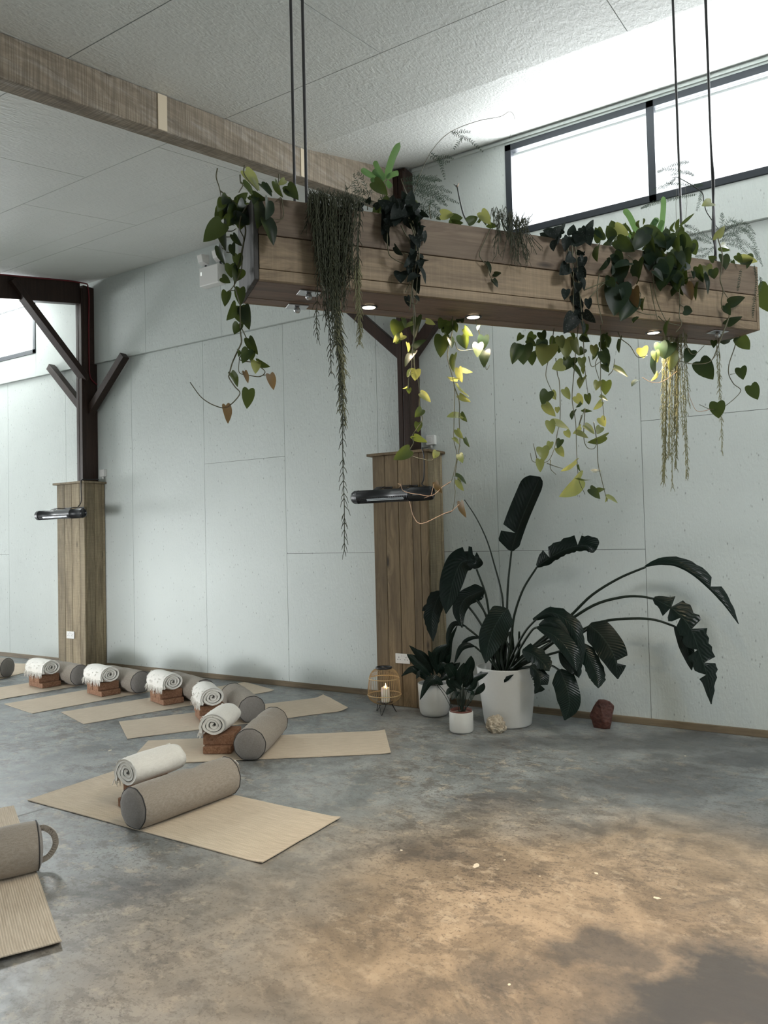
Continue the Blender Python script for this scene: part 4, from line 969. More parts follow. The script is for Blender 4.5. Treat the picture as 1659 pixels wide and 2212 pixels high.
# leaves peeping over the top edge, centre
ZV = (760, 280, 4.1475)
CP = Plant('philodendron', 'few round green leaves peeping over the planter top just right of centre', 'plant', up_(1.2, .2), 7)
CP.leaves(ZV, [(800,760,915,760,.8,'litpale'),(880,800,995,790,.8),(900,830,1000,840,.6),(1040,830,1130,780,.7),(1160,740,1245,850,.7,'litpale'),(1165,770,1205,860,.6),(760,790,800,810,.6),(1220,850,1310,870,.6),(1130,830,1160,780,.5)], .06, .04)
CP.vine(ZV, [(1050,850),(1000,760),(965,620),(945,520),(938,500)], .1, .0034, 'stemdark', end=.7); CP.vine(ZV, [(945,520),(915,490)], .1, .002, 'stemdark', 6); CP.vine(ZV, [(945,510),(960,478)], .1, .002, 'twig', 6)
CP.vine(ZV, [(710,800),(698,740),(695,675)], .08, .0026); 
Z4 = (1000, 400, 2.517)
CP.vine(Z4, [(150,235),(120,300),(90,380),(130,440),(150,500),(180,540)], -.03, .0022)
CP.leaves(Z4, [(130,420,155,480,.45),(168,480,210,480,.6),(165,512,190,556,.6)], -.03, .01)

# ---- ferns
def frond(pl, pts, off, brl=.04, sp=.011, need=.0075, mat='asparagus', r=.0010, taper=.35):
    brl *= .83; sp *= .83; need *= .83
    P = [pw(x, y, off + pl.r.uniform(-.02, .02)) for x, y in pts]; L = sum((P[i+1]-P[i]).length for i in range(len(P)-1)); n = max(8, int(L/sp)); path = spline(P, n)
    b = MB(); b.tube(path, [r*(1-.6*i/(n-1)) for i in range(n)], 4); rnd = pl.r; V = []; Fc = []
    for i in range(1, n):
        u = i/n; tg = (path[i]-path[i-1]).normalized(); view = (path[i]-EYE).normalized(); sd = view.cross(tg).normalized()
        bl = brl*(min(1, u*4+.2))*(1-taper*u)*(1 if u < .7 else max(.15, (1-u)/.3))
        for sg in (-1, 1):
            d = (tg*rnd.uniform(.3,1.1) + sd*sg*rnd.uniform(.5,1) + view*rnd.uniform(-.5,.5)).normalized(); m = max(3, int(bl/.0042)); bl = bl*rnd.uniform(.6, 1.1)
            for k in range(m):
                q = path[i] + d*(bl*(k+.4)/m)
                for s2 in (-1, 1):
                    e = (d*.75 + (tg if s2 > 0 else -tg)*.5 + sd*sg*.2 + view*rnd.uniform(-.4,.4)).normalized()*need*(1-.5*k/m)*rnd.uniform(.7,1.2)
                    w = e.cross(view).normalized()*.0010; o = len(V); V += [q-w, q+w, q+e]; Fc.append((o, o+1, o+2))
            w = d.cross(view).normalized()*.0005; o = len(V); V += [path[i]-w, path[i]+w, path[i]+d*bl]; Fc.append((o, o+1, o+2))
    b.add(V, Fc); return b.build('frond', M[mat], pl.t, world=True)
def fr(pl, Z, lst, off, **k):
    for q in lst: frond(pl, [(Z[0]+x/Z[2], Z[1]+y/Z[2]) for x, y in q], off + pl.r.uniform(-.04, .04), **k)
AF = Plant('asparagus_fern', 'feathery asparagus fern rising behind the planter, left of the window', 'plant', up_(1.05, .25), 8)
fr(AF, ZV, [[(440,440),(600,440),(720,440),(800,460)],[(450,470),(620,490),(760,520),(890,565)],[(450,480),(620,500),(800,590),(955,660)],[(480,520),(640,560),(760,620),(850,680)],[(540,560),(650,620),(740,680),(790,730)],[(500,640),(600,690),(700,740),(790,770)],[(540,420),(640,430),(740,460)],[(560,540),(700,570),(830,640)],[(600,660),(680,690),(730,640)],[(620,720),(680,750),(740,780)]], .22, brl=.034)
fr(AF, ZV, [[(130,600),(60,500),(20,400)],[(140,560),(100,450),(60,390)],[(200,560),(120,560),(30,550)],[(150,640),(60,620),(0,590)],[(120,650),(40,560),(10,470)],[(240,620),(300,600),(350,640)],[(200,640),(100,660),(20,650)]], .2, brl=.030)
fr(AF, ZV, [[(885,15),(970,60),(1060,100),(1170,195)],[(900,25),(980,20),(1055,22)],[(990,75),(960,110),(918,168)],[(700,200),(760,245),(830,240),(905,262)],[(770,240),(800,320),(832,440)],[(690,230),(780,285),(870,290)]], .2, brl=.022)
AF.vine(Fp, [(901,392),(930,330),(970,287),(1030,262),(1080,252),(1102,241),(1112,260),(1100,300)], .2, .0013, 'stem', 40)
AF.vine(ZV, [(520,640),(480,540),(440,440)], .2, .002); AF.vine(ZV, [(540,600),(570,520),(600,430)], .2, .0016)
AR = Plant('asparagus_fern', 'feathery asparagus fern arching over the right end of the planter', 'plant', up_(2.75, .25), 9)
ZW = (1240, 400, 3.96)
fr(AR, ZW, [[(1230,450),(1300,380),(1400,320),(1480,340),(1550,420)],[(1260,440),(1380,400),(1500,400),(1560,560),(1610,690)],[(1240,480),(1350,470),(1450,490),(1540,560),(1570,640)],[(1280,450),(1270,330),(1265,240)],[(1260,470),(1340,430),(1400,440),(1430,540)],[(1250,420),(1350,360),(1450,380),(1520,470)],[(1300,500),(1400,520),(1480,580)],[(1280,360),(1340,300),(1400,330)]], .25, brl=.030)
fr(AR, ZW, [[(1540,680),(1560,820),(1540,1000),(1525,1160)],[(1590,780),(1600,850),(1570,950)],[(1430,720),(1410,820),(1400,900)]], -.02, brl=.015)
fr(AR, ZW, [[(1190,470),(1100,420),(1000,360),(950,345)],[(1180,500),(1080,460),(1000,470)],[(1150,540),(1060,560),(980,520)],[(1200,520),(1120,600),(1040,610)],[(1100,480),(1020,420),(960,400)]], .2, brl=.026)
fr(AR, Fp, [[(1505,420),(1450,430),(1410,440),(1385,450)],[(1475,370),(1440,365),(1420,372)],[(1490,350),(1470,352),(1445,360)],[(1520,400),(1490,400),(1440,395)],[(1515,410),(1512,430),(1505,455)],[(1460,385),(1440,400),(1410,410)],[(1500,380),(1480,372),(1450,378)]], .22, brl=.024)
for q in ([(1462,500),(1460,440),(1463,400),(1470,352)],[(1478,498),(1484,440),(1480,405)]): AR.vine(Fp, q, .22, .001, 'stem', 20)
BF = Plant('blue_star_fern', 'bright green lobed fern standing up behind the planter, left of centre', 'plant', up_(.95, .22), 10)
PWP = lambda x, y, d: pw(x, y, d)
for pts, wl, wr in (([(320,440),(330,370),(370,240),(430,115)],32,30),([(300,450),(260,390),(225,330),(205,278)],24,22),([(280,470),(200,420),(140,390),(85,352)],26,24),([(290,460),(230,400),(190,360)],22,22),([(310,440),(350,410),(390,395),(420,390)],24,22),([(300,460),(330,490),(350,520)],24,24),([(260,500),(200,470),(180,430)],20,20)):
    BF.blade(ZV, pts, wl, wr, 'fern', PWP, [.2, .14], prof='strap', fold=.15, n=16)
BF.leaves(ZV, [(200,470,322,585,.7)], .1, .01, 'heart')
for q in ([(140,720),(150,600),(200,480)],[(290,640),(300,540),(310,450)],[(270,640),(280,540),(290,460)]): BF.vine(ZV, q, .15, .0022, 'stem', 12)
# ---- satin pothos right of centre
S2 = Plant('satin_pothos', 'mottled dark pothos bunch over the planter front, right of centre', 'plant', up_(1.95, .1), 11)
S2.leaves(Z4, [(490,260,435,245,.7),(485,270,540,218,.65),(590,270,602,212,.9),(595,285,680,305,.7),(640,300,600,268,.7),(500,300,492,358,.5),(570,440,528,485,.85),(650,395,640,462,.75),(640,500,662,575,.5),(605,600,650,672,.65),(680,620,685,678,.7),(660,690,722,750,.62),(605,710,548,808,.75),(650,745,660,810,.4),(580,370,560,420,.5),(600,480,590,560,.5),(620,560,600,640,.5)], -.04, .03, 'satin')
S2.cloud(Z4, 22, (560,660), (330,720), -.06, (11, 24), 'satin', 1); S2.cloud(Z4, 12, (480,690), (230,310), .0, (18,32), 'satin', .5)
for q in ([(590,300),(600,450),(600,600),(595,800)],[(610,320),(625,480),(640,640),(655,780)],[(570,330),(585,470),(620,560)],[(740,480),(730,600),(760,760)],[(660,570),(760,530),(830,510)],[(690,610),(760,540),(800,530)]): S2.vine(Z4, q, -.05, .0026)

# ---- big heart-leaf mass at the right
B = Plant('philodendron', 'big dark heart-leaved mass over the planter front towards its right end', 'plant', up_(2.25, .1), 12)
B.leaves(ZW, [(230,470,180,360,.8),(200,380,250,460,.7),(330,440,280,345,.85),(350,360,470,430,.7,'litpale'),(300,480,360,420,.6),(370,470,520,570,.68),(200,520,185,650,.45),(390,660,395,850,.8),(550,650,535,850,.55),(470,660,330,700,.4),(380,850,345,1110,.75),(490,960,400,1160,.72),(320,790,290,870,.8),(560,440,680,370,.7),(600,400,750,400,.7),(700,430,790,540,.7),(540,470,480,540,.6),(660,530,700,680,.75),(880,450,1020,580,.75),(740,560,790,640,.6),(760,480,860,500,.7),(820,580,900,720,.5),(900,540,920,680,.5),(700,680,690,640,.7),(780,700,730,900,.6),(900,680,960,900,.6),(850,720,880,890,.8),(780,640,900,790,.8),(880,800,930,950,.5),(960,850,1010,985,.65,'heartbrown'),(500,780,430,900,.7,'heartbrown'),(510,890,540,1050,.6,'heartbrown'),(590,975,580,1080,.4),(1130,690,1150,780,.9,'litpale'),(1060,700,1105,835,.6),(1190,720,1200,805,1.0),(1015,740,1025,805,.5),(1110,760,1148,940,.25),(1060,830,1040,990,.2),(940,1070,1015,1080,.9),(540,1130,500,1180,.4),(800,1160,775,1290,.35),(530,1130,500,1170,.4)], -.05, .03)
B.cloud(ZW, 24, (560,960), (400,820), -.06, (26, 46), 'heart', 1); B.cloud(ZW, 16, (300,1000), (400,520), .02, (22,38), 'heart', .5); B.cloud(ZW, 8, (280,450), (560,900), -.05, (16,30), 'heart', 1)
for q in ([(440,650),(480,700),(500,640),(460,600)],[(520,870),(570,930),(550,980)],[(520,980),(560,1000),(590,980)],[(665,720),(690,900),(720,1020),(790,1170)],[(650,840),(680,1000),(715,1150)],[(895,830),(905,1000),(900,1120),(920,1190),(870,1260)],[(500,1060),(600,1100),(700,1110)],[(940,750),(1060,730)],[(960,800),(1070,775)],[(905,1020),(950,1050)],[(720,1120),(780,1170),(900,1200)]): B.vine(ZW, q, -.05, .0024)
BN = Plant('birds_nest_fern', 'pale strap-leaved fern standing in the planter below the window', 'plant', up_(2.3, .22), 13)
for pts, w in (([(550,430),(510,340),(470,260),(425,205)],24),([(740,420),(755,300),(765,180),(762,95)],22),([(690,430),(680,340),(720,280)],26),([(640,400),(680,330),(710,290)],24),([(520,520),(500,460),(480,400)],28),([(720,400),(740,340),(760,300)],22)):
    BN.blade(ZW, pts, w, w, 'fern', PWP, [.2, .16], prof='strap', fold=.12, n=16)
for pts, w in (([(500,440),(470,380),(430,340),(395,350)],12),([(560,370),(540,330),(560,300)],14),([(590,340),(600,300),(590,285)],9),([(890,420),(880,340),(900,285)],18),([(900,350),(960,300),(1030,240)],14),([(860,400),(830,370),(865,310)],13)):
    BN.blade(ZW, pts, w, w, 'heart', PWP, [.16, .1], prof='lance', fold=.2, n=12)
# ---- vine at the right end and its long loop
RV = Plant('heartleaf_vine', 'heart-leaved vine hanging at the right end of the planter with a long loop', 'plant', up_(2.9, .2), 14)
RV.leaves(ZW, [(1230,450,1282,335,.55,'litpale'),(1175,150,1095,175,.6,'litpale'),(1250,530,1335,560,.65),(1300,520,1250,520,.5,'litpale'),(1280,600,1300,720,.6),(1350,650,1345,780,.25),(1470,600,1470,720,1.0),(1430,620,1570,660,.6,'litpale'),(1390,600,1440,660,.7),(1200,640,1150,610,.7)], -.01, .04)
RV.leaves(ZW, [(1318,1005,1470,965,.6),(1290,1030,1338,1110,.65),(1310,1190,1440,1115,.52)], -.05, .02)
RV.leaves(ZW, [(1570,870,1655,1085,.65)], .1, .02)
RV.vine(ZW, [(1010,0),(1095,65),(1110,140),(1130,220),(1170,285),(1230,370)], .08, .0028, 'stemdark'); RV.vine(ZW, [(1010,0),(930,-45),(880,-68),(840,-60)], .1, .002, 'stemdark')
RV.vine(ZW, [(1230,450),(1270,610),(1250,800),(1275,900),(1260,1000),(1280,1080),(1325,1100),(1310,1190),(1270,1260)], -.05, .0026); RV.vine(ZW, [(1275,900),(1318,970)], -.05, .002)
ZF = (1040, 680, 2.68)
RV.vine(ZF, [(1430,20),(1370,180),(1325,270),(1230,285),(1150,268)], -.04, .0026, offs=[-.05,-.03,0,.02,.02]); RV.vine(ZF, [(1150,0),(1190,180),(1230,230),(1290,178)], .1, .002)
RV.vine(ZF, [(1480,120),(1465,190),(1435,280),(1432,345),(1460,400),(1500,445),(1400,535),(1330,547),(1262,520)], .2, .0024, 'stem', 50); RV.vine(ZF, [(1330,547),(1250,558),(1215,500),(1198,452)], .2, .0016, 'twig', 16); RV.vine(ZF, [(1440,345),(1470,340)], .2, .0016)
RV.leaves(ZF, [(1265,270,1342,376,.8),(1215,205,1182,278,.65),(1500,308,1515,375,.8),(1560,410,1600,492,.8),(1365,508,1372,602,.9),(1490,130,1555,205,.65),(1345,150,1345,190,.7),(1440,150,1380,160,.3)], .15, .03)

# ---- lit philodendron trailers below the right half
LT = Plant('philodendron_vine', 'cluster of lit yellow-green philodendron trailers below the planter, right of centre', 'plant', up_(1.95, .3), 15)
for q in ([(420,80),(400,210),(375,320),(380,380),(432,490)],[(430,250),(440,345),(452,400),(455,600),(440,680),(420,780),(380,850),(300,850),(283,800)],[(560,60),(535,340),(525,490),(545,620),(550,760),(555,860),(565,960),(600,1040)],[(590,150),(600,330),(620,480)],[(690,60),(690,200),(690,400),(700,500),(712,610)],[(690,220),(660,290),(690,400)],[(650,620),(670,750),(675,860),(695,950),(720,1050),(730,1080)],[(600,540),(592,700),(610,765),(650,775),(670,740)],[(400,840),(400,890),(432,925)],[(380,860),(430,878),(470,890)],[(620,240),(640,300),(690,270)],[(580,580),(565,640),(600,540)],[(735,350),(760,320),(772,255)],[(320,830),(300,745)]):
    LT.vine(ZF, q, .2, .0021, 'stem', 40 if len(q) > 4 else 16)
LT.leaves(ZF, [(245,178,242,288,.95),(215,180,178,283,.65),(385,175,352,292,.85),(350,150,345,232,.85),(450,130,470,195,.8),(472,285,412,312,.8),(520,248,485,318,.95),(490,140,492,255,.66),(535,148,562,238,.55),(600,40,598,112,.5),(580,130,628,158,.6),(580,250,582,308,.75),(530,295,592,385,.2),(590,300,588,345,.55),(588,362,566,424,.55),(650,180,652,245,.65),(700,215,738,305,.65),(705,285,738,335,.65),(720,125,742,190,.5),(772,308,853,357,.4),(675,385,662,438,.75),(722,385,716,466,.8),(688,470,732,498,.42),(480,432,513,492,.66),(385,445,350,522,.9),(405,445,430,492,.8),(370,518,428,592,.62),(438,536,440,572,.75),(395,615,412,692,.72),(428,625,513,656,.32),(490,672,512,714,.75),(548,472,590,522,.72),(575,508,548,538,.5),(612,462,622,522,.65),(695,503,648,552,.52),(590,548,642,560,.42),(535,555,520,606,.42),(690,597,716,648,.85),(575,650,534,690,.5),(600,640,658,690,.55),(555,680,622,712,.42),(690,650,668,692,.85),(720,705,615,742,.38),(400,737,388,787,.75),(458,722,440,772,.72),(445,770,478,824,.72),(352,768,366,842,.9),(338,838,341,912,.66),(548,850,458,908,.35),(558,870,572,912,.32),(575,950,455,1056,.42),(558,948,632,962,.22),(630,1008,690,1066,.62),(660,1015,720,1015,.4),(645,907,697,900,.3),(730,1052,790,1090,.42),(728,1045,720,1088,.5)], .2, .05, 'litpale')
LT.leaves(ZF, [(800,140,795,222,.35),(930,192,940,250,1.0),(1005,212,1018,275,.7),(1000,238,1002,352,.38),(1035,165,1055,255,.75),(1095,165,1060,258,.75),(1105,215,1092,332,.55),(1018,338,985,384,.5),(905,378,868,412,.32)], .22, .03, 'litpale')
LT.vine(ZF, [(790,100),(810,140),(860,180),(905,245),(960,235)], .15, .0022); LT.vine(ZF, [(930,362),(985,390),(1050,385),(1135,325)], .22, .0016, 'twig'); LT.vine(ZF, [(1060,90),(1070,200),(1080,260),(1000,380)], .22, .002)
LT.cloud(ZF, 22, (200,740), (100,230), .36, (14,30), 'heart', 1)

# ================================================================== FLOOR PLANTS
Z8 = (780, 980, 3.457); ZG = (1050, 1000, 2.724); ZH = (900, 1100, 3.95)
def pot(prof, root, c, mat='ceramic'): return MB().lathe(prof, 56, (0,0,0)).build('pot', M[mat], root, smooth=True)
def soil(root, r, z): 
    b = MB().lathe([(.0005, z+.008), (r*.5, z+.006), (r, z)], 32); return b.build('soil', M['soil'], root, smooth=True)
PY = lambda x, y, d: atY(x, y, d)
PB = Plant('bird_of_paradise_plant', 'big bird of paradise plant in the largest white tapered pot', 'plant', (-2.33, 5.585, 0), 21)
pot([(.0005,0),(.172,0),(.182,.006),(.185,.015),(.236,.445),(.236,.452),(.230,.455),(.224,.450),(.215,.36),(.0005,.36)], PB.t, None)
soil(PB.t, .216, .365)
c0 = (0, 0, 1)
def petiole(Z, pts, dep, r0=.013, r1=.008): return PB.stem(Z, pts, PY, dep, r0, r1, 'strelstem', 'stalk')
M['strelstem'] = simple('dark_green_stalk', (.010,.018,.011), .4, 0, .3)
petiole(ZG, [(110,1200),(118,1000),(122,880),(130,700),(150,515)], [5.58,5.72]); 
PB.blade(ZG, [(150,518),(172,440),(215,320),(270,190),(318,82)], 92, 38, 'strel', PY, [5.72,5.70], prof='strap', fold=.35, tears=((.32,-1),), n=26)
PB.stem(Z8, [(1075,1640),(1060,1150),(1040,1000),(1000,850),(940,650),(860,480),(772,345)], PY, [5.6,5.78], .011, .004, 'strelstem', 'stalk')
petiole(ZG, [(125,1200),(150,1000),(170,880),(220,740),(300,612)], [5.58,5.68])
PB.blade(ZG, [(300,612),(380,555),(490,500),(590,488),(648,512)], 58, 30, 'strel', PY, [5.68,5.60], prof='strap', fold=.4, tears=((.22,-1),(.62,-1)), rag=.12, n=26)
petiole(ZG, [(170,1180),(300,1060),(490,905),(620,780),(780,680),(940,612)], [5.60,5.72], .013)
PB.blade(ZG, [(935,612),(1020,592),(1120,598),(1230,655),(1350,765),(1420,850),(1484,948)], 52, 14, 'strel', PY, [5.72,5.66], prof='lance', fold=.6, tears=((.62,-1),), rag=.08, n=26)
petiole(ZG, [(165,1190),(320,1060),(500,920),(650,830),(800,790),(900,785),(990,800)], [5.58,5.58], .013)
PB.blade(ZG, [(985,797),(1100,860),(1200,970),(1260,1130),(1300,1250),(1325,1420)], 72, 62, 'strel', PY, [5.58,5.46], prof='banana', fold=.25, tears=((.17,0),(.30,1),(.42,-1),(.55,1),(.68,-1),(.80,1)), rag=.18, n=34)
petiole(ZG, [(170,1200),(330,1090),(560,985),(700,930),(880,915),(1000,925),(1110,962)], [5.56,5.62], .012)
PB.blade(ZG, [(1110,962),(1160,1040),(1190,1120),(1210,1220)], 40, 40, 'strel', PY, [5.62,5.6], prof='lance', fold=.3)
petiole(ZG, [(170,1200),(380,1060),(560,1000),(610,962)], [5.55,5.48], .011)
PB.blade(ZG, [(608,950),(690,1030),(755,1140),(775,1272)], 82, 82, 'strel', PY, [5.46,5.38], prof='banana', fold=.12, tears=((.75,-1),), n=26)
petiole(ZG, [(160,1215),(260,1200),(370,1190),(430,1218)], [5.52,5.40], .010)
PB.blade(ZG, [(432,1215),(475,1320),(490,1420),(462,1515)], 66, 72, 'strel', PY, [5.40,5.34], prof='banana', fold=.15, n=24)
petiole(ZG, [(170,1200),(300,1080),(450,1030),(560,1062)], [5.52,5.44], .010)
PB.blade(ZG, [(555,1060),(620,1170),(655,1260),(660,1326)], 52, 50, 'strel', PY, [5.44,5.38], prof='banana', fold=.2, rag=.1)
petiole(ZG, [(120,1210),(180,1080),(235,985),(300,915)], [5.54,5.44], .011)
PB.blade(ZG, [(275,922),(380,882),(470,922),(530,1010),(548,1130),(545,1265)], 46, 50, 'strel', PY, [5.44,5.34], prof='lance', fold=.3, rag=.15, n=26)
petiole(ZG, [(140,1210),(200,1090),(270,985),(310,965)], [5.50,5.36], .010)
PB.blade(ZG, [(300,968),(420,1030),(500,1130),(532,1225)], 58, 40, 'strel', PY, [5.34,5.28], prof='lance', fold=.2, n=22)
PB.blade(ZG, [(310,955),(370,940),(430,960),(500,1040)], 35, 40, 'strel', PY, [5.4,5.36], prof='lance', fold=.3)
petiole(ZG, [(150,1215),(220,1150),(280,1110)], [5.50,5.36], .009); 
PB.blade(ZG, [(212,1105),(280,1130),(340,1180),(372,1225)], 52, 46, 'strel', PY, [5.34,5.28], prof='banana', fold=.25, rag=.22, n=20)
PB.blade(ZG, [(262,1190),(310,1240),(318,1300),(285,1358)], 48, 44, 'strel', PY, [5.30,5.26], prof='banana', fold=.25, rag=.15, tears=((.7,-1),))
petiole(ZG, [(150,1215),(300,1120),(400,1050),(420,1040)], [5.5,5.42], .02, .012); petiole(ZG, [(160,1215),(300,1150),(430,1110),(470,1100)], [5.5,5.42], .010)
PB.blade(ZG, [(430,1115),(470,1170),(530,1220),(545,1262)], 36, 36, 'strel', PY, [5.42,5.38], prof='lance', fold=.3)
petiole(Z8, [(1060,1640),(1010,1440),(965,1250),(930,1050),(862,862)], [5.56,5.45], .012)
PB.blade(Z8, [(885,800),(800,795),(735,830),(690,950),(655,1080),(635,1195)], 78, 105, 'strel', PY, [5.45,5.34], prof='banana', fold=.25, tears=((.1,1),(.22,1)), n=28)
PB.blade(Z8, [(760,735),(800,780),(850,820),(895,785)], 45, 40, 'strel', PY, [5.45,5.42], prof='strap', fold=.3)
petiole(Z8, [(1050,1640),(1000,1450),(940,1220),(850,1075)], [5.55,5.46], .010); petiole(Z8, [(1055,1640),(990,1400),(920,1180),(850,1060)], [5.56,5.48], .009)
PB.blade(Z8, [(918,1015),(850,1045),(770,1090),(735,1180),(755,1302)], 62, 66, 'strel', PY, [5.46,5.38], prof='banana', fold=.25, n=24)
PB.blade(Z8, [(830,1025),(870,1040),(915,1075)], 28, 26, 'strel', PY, [5.5,5.46], prof='lance', fold=.3)
petiole(Z8, [(1045,1640),(980,1450),(900,1280),(795,1135),(690,1050),(600,1030)], [5.55,5.50], .010)
PB.blade(Z8, [(600,1028),(560,1110),(530,1230),(538,1402)], 62, 66, 'strel', PY, [5.48,5.40], prof='banana', fold=.2, n=24, rag=.08)
PB.blade(Z8, [(520,1130),(490,1150),(455,1175)], 20, 25, 'strel', PY, [5.45,5.43], prof='lance', fold=.3)
petiole(Z8, [(1080,1640),(1110,1480),(1130,1300),(1095,1165)], [5.52,5.32], .011)
PB.blade(Z8, [(1090,1160),(1040,1220),(985,1320),(950,1430),(930,1565)], 105, 92, 'strel', PY, [5.30,5.20], prof='banana', fold=.12, n=28)
petiole(Z8, [(1040,1640),(960,1500),(890,1385),(780,1292)], [5.54,5.46], .009); petiole(Z8, [(1030,1640),(960,1540),(905,1488),(850,1440)], [5.52,5.44], .007)
PB.blade(Z8, [(785,1290),(700,1270),(655,1340),(640,1445)], 20, 22, 'strel', PY, [5.46,5.4], prof='lance', fold=.4); PB.blade(Z8, [(850,1440),(790,1430),(740,1460),(695,1570)], 26, 24, 'strel', PY, [5.44,5.36], prof='lance', fold=.3)
PB.blade(Z8, [(895,1375),(830,1375),(770,1405),(740,1460)], 16, 14, 'strel', PY, [5.46,5.42], prof='lance', fold=.3)
for k in range(11):
    x = 985 + k*17; PB.stem(Z8, [(x, 1640), (x+PB.r.uniform(-25,35), 1480), (x+PB.r.uniform(-40,60), 1330)], PY, [5.6+PB.r.uniform(-.08,.08), 5.56], .017, .008, 'strelstem', 'stalk')
PB.blade(Z8, [(885,1632),(980,1655),(1060,1690),(1140,1650)], 26, 22, 'strel', PY, [5.38,5.36], prof='lance', fold=.2, name='fallen_leaf')

def lily(root_pl, Z, dep, rows, base, mat='lily'):
    for pts, w in rows:
        root_pl.blade(Z, pts, w, w, mat, PY, dep if isinstance(dep, (list, tuple)) else [dep, dep-.06], prof='lance', fold=.25, n=16)
        root_pl.stem(Z, [base, ((base[0]*.5+pts[0][0]*.5), (base[1]*.6+pts[0][1]*.4)), pts[0]], PY, [dep[0] if isinstance(dep, (list,tuple)) else dep]*2, .0035, .0025, 'strelstem', 'stalk')
Q = Plant('peace_lily', 'dark leafy plant in the medium white pot against the plank column', 'plant', (-2.985, 5.585, 0), 22)
pot([(.0005,0),(.085,0),(.105,.008),(.120,.03),(.127,.07),(.134,.262),(.133,.268),(.128,.268),(.125,.25),(.122,.225),(.0005,.225)], Q.t, None); soil(Q.t, .122, .23)
bq = (555, 1715)
lily(Q, Z8, [5.55,5.45], [([(520,1660),(470,1600),(400,1540),(342,1498)],38),([(530,1640),(480,1560),(420,1490),(360,1432)],26),([(500,1690),(440,1640),(380,1610),(300,1662)],28),([(590,1640),(560,1560),(570,1480),(655,1420)],36),([(600,1660),(610,1560),(630,1480),(660,1425)],34),([(540,1650),(500,1560),(450,1500),(400,1460)],30),([(620,1660),(660,1600),(690,1560)],30),([(560,1640),(600,1590),(640,1570)],28),([(580,1700),(650,1660),(720,1640),(760,1660)],24),([(530,1700),(470,1660),(440,1640),(410,1680)],26),([(570,1650),(540,1540),(500,1470)],26),([(610,1640),(650,1540),(665,1400),(720,1280)],20),([(600,1670),(680,1610),(740,1560)],26)], bq)
lily(Q, Z8, [5.46,5.36], [([(610,1725),(560,1690),(500,1710),(440,1838)],36)], bq)
for q in ([(560,1720),(620,1800),(690,1935)],[(575,1720),(640,1800),(695,1930)]): Q.stem(Z8, q, PY, [5.5,5.3], .003, .002, 'strelstem', 'stalk')
Q2 = Plant('peace_lily', 'small dark leafy plant in the smallest white pot at the front', 'plant', (-2.553, 5.205, 0), 23)
pot([(.0005,0),(.074,0),(.086,.005),(.091,.016),(.091,.150),(.088,.155),(.083,.155),(.081,.140),(.0005,.140)], Q2.t, None); soil(Q2.t, .081, .138)
MB().lathe([(.081,.150),(.084,.166),(.081,.168),(.076,.164),(.074,.145)], 40).build('inner_pot', M['terra'], Q2.t, smooth=True, label='terracotta inner pot rim')
b2 = (755, 1925)
lily(Q2, Z8, [5.20,5.12], [([(765,1720),(790,1640),(815,1570),(822,1510)],40),([(735,1720),(690,1650),(660,1600),(642,1565)],42),([(780,1740),(840,1690),(900,1655),(950,1635)],24),([(720,1790),(680,1740),(655,1710),(640,1680)],22),([(850,1800),(875,1775),(905,1745),(918,1712)],24),([(735,1780),(700,1800),(675,1840)],22),([(760,1740),(800,1700),(830,1600)],30),([(790,1770),(830,1790),(815,1850)],18),([(750,1760),(710,1720),(690,1690),(700,1660)],30),([(740,1740),(740,1660),(770,1560)],34),([(700,1760),(660,1770),(640,1800)],20),([(770,1760),(830,1740),(870,1680)],24)], b2)
for x in (700, 730, 760, 790, 830, 850): Q2.stem(Z8, [(745+(x-745)*.25, 1930), (745+(x-745)*.6, 1850), (x, 1770)], PY, [5.2,5.18], .0028, .002, 'strelstem', 'stalk')

# ================================================================== LIGHT
def area(name, loc, rot, sx, sy, power, col, spread=180):
    L = bpy.data.lights.new(name, 'AREA'); L.spread = math.radians(spread); L.shape = 'RECTANGLE'; L.size = sx; L.size_y = sy; L.energy = power; L.color = col
    o = bpy.data.objects.new(name, L); COL.objects.link(o); o.location = loc; o.rotation_euler = rot; return o
def spot(name, loc, target, power, col, ang, blend=.5, rad=.03):
    L = bpy.data.lights.new(name, 'SPOT'); L.energy = power; L.color = col; L.spot_size = math.radians(ang); L.spot_blend = blend; L.shadow_soft_size = rad
    o = bpy.data.objects.new(name, L); COL.objects.link(o); o.location = loc
    d = (Vector(target)-Vector(loc)).normalized(); o.rotation_euler = d.to_track_quat('-Z', 'Y').to_euler(); return o
DAY = (.965, .985, 1.0)
area('daylight_left_lamp', (XL+.02, -.2, 1.25), (0, -PI/2, 0), 2.3, 4.4, 1020, DAY)           # area lamp set against the solid left wall
area('daylight_left_rear_lamp', (XL+.02, 4.2, 1.1), (0, -PI/2, 0), 2.1, 2.4, 200, DAY)
area('daylight_front_lamp', (-2.5, YF+.02, 1.1), (PI/2, 0, 0), 2.4, 2.0, 14, DAY)
area('lower_wall_fill', (-6.5, YF+.02, .80), (PI/2, 0, 0), 3.6, 1.2, 20, DAY, 28)  # added lamp with a narrowed beam to brighten the lower left wall
area('daylight_right_lamp', (XR-.02, 1.8, 1.5), (0, PI/2, 0), 1.8, 3.4, 12, DAY)
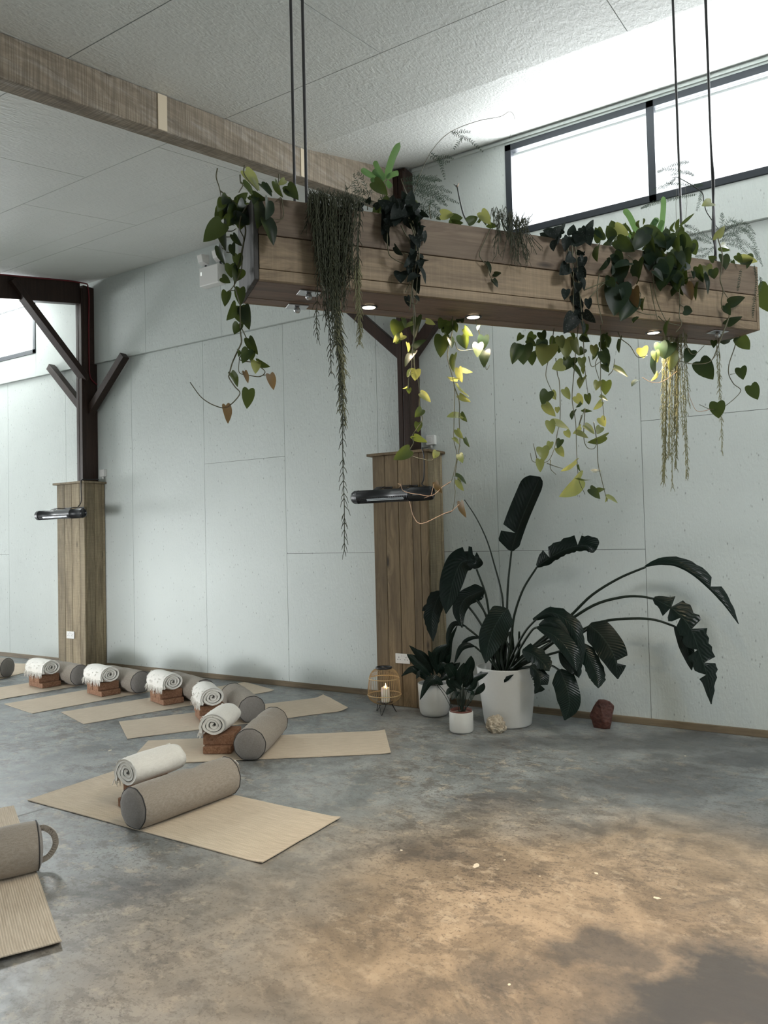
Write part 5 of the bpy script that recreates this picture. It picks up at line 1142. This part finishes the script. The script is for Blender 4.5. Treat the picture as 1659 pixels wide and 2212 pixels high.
area('daylight_rooflight', (1.3, 2.0, cz(2.0)-.03), (math.atan(CS), 0, 0), 1.0, .8, 104, DAY)      # rooflight in the slope, out of frame
area('daylight_clerestory', (0.04, YU+.12, 4.43), (-PI/2, 0, 0), 4.7, .70, 190, DAY)
area('daylight_clerestory', (-10.3, YU+.12, 4.41), (-PI/2, 0, 0), 2.45, .66, 560, DAY)
WARM = (1.0, .62, .31)
for x, y, on in LAMPS:
    if on:
        p = PP + PU*x + PV*y + Vector((0, 0, -.012)); spot('planter_downlight', p, p + Vector((0,0,-1)), 50, (1.0,.83,.55), 130, .7, .03)
spot('ceiling_spot', (.1, 1.0, 3.55), (-.95, 2.15, 0), 290, WARM, 46, 1, .06)
spot('ceiling_spot', (.9, 1.7, 3.6), (-.15, 2.85, 0), 270, WARM, 46, 1, .06)
Lp = bpy.data.lights.new('candle_glow', 'POINT'); Lp.energy = .22; Lp.color = (1,.62,.28); Lp.shadow_soft_size = .008
o = bpy.data.objects.new('candle_glow', Lp); COL.objects.link(o); o.location = (lc.x+.012, lc.y, .0955+.165)
w = bpy.data.worlds.new('world'); S.world = w; w.use_nodes = True; bg = w.node_tree.nodes['Background']; bg.inputs[0].default_value = (.95,.98,1,1); bg.inputs[1].default_value = 1.7

# ================================================================== CAMERA
cd = bpy.data.cameras.new('camera'); cam = bpy.data.objects.new('camera', cd); COL.objects.link(cam)
cd.sensor_fit = 'VERTICAL'; cd.sensor_height = 36; cd.lens = FPX/IH*36; cd.clip_start = .05; cd.clip_end = 100
mw = Matrix(((_r.x, _u.x, -_f.x, 0), (_r.y, _u.y, -_f.y, 0), (_r.z, _u.z, -_f.z, CH), (0,0,0,1)))
cam.matrix_world = mw; S.camera = cam
cy_ = S.cycles; cy_.max_bounces = 7; cy_.diffuse_bounces = 4; cy_.glossy_bounces = 3; cy_.transmission_bounces = 4; cy_.transparent_max_bounces = 8; cy_.caustics_reflective = False; cy_.caustics_refractive = False
vs = S.view_settings; vs.view_transform = 'Standard'; vs.look = 'None'; vs.exposure = -0.17; vs.gamma = 1.0; vs.use_curve_mapping = False
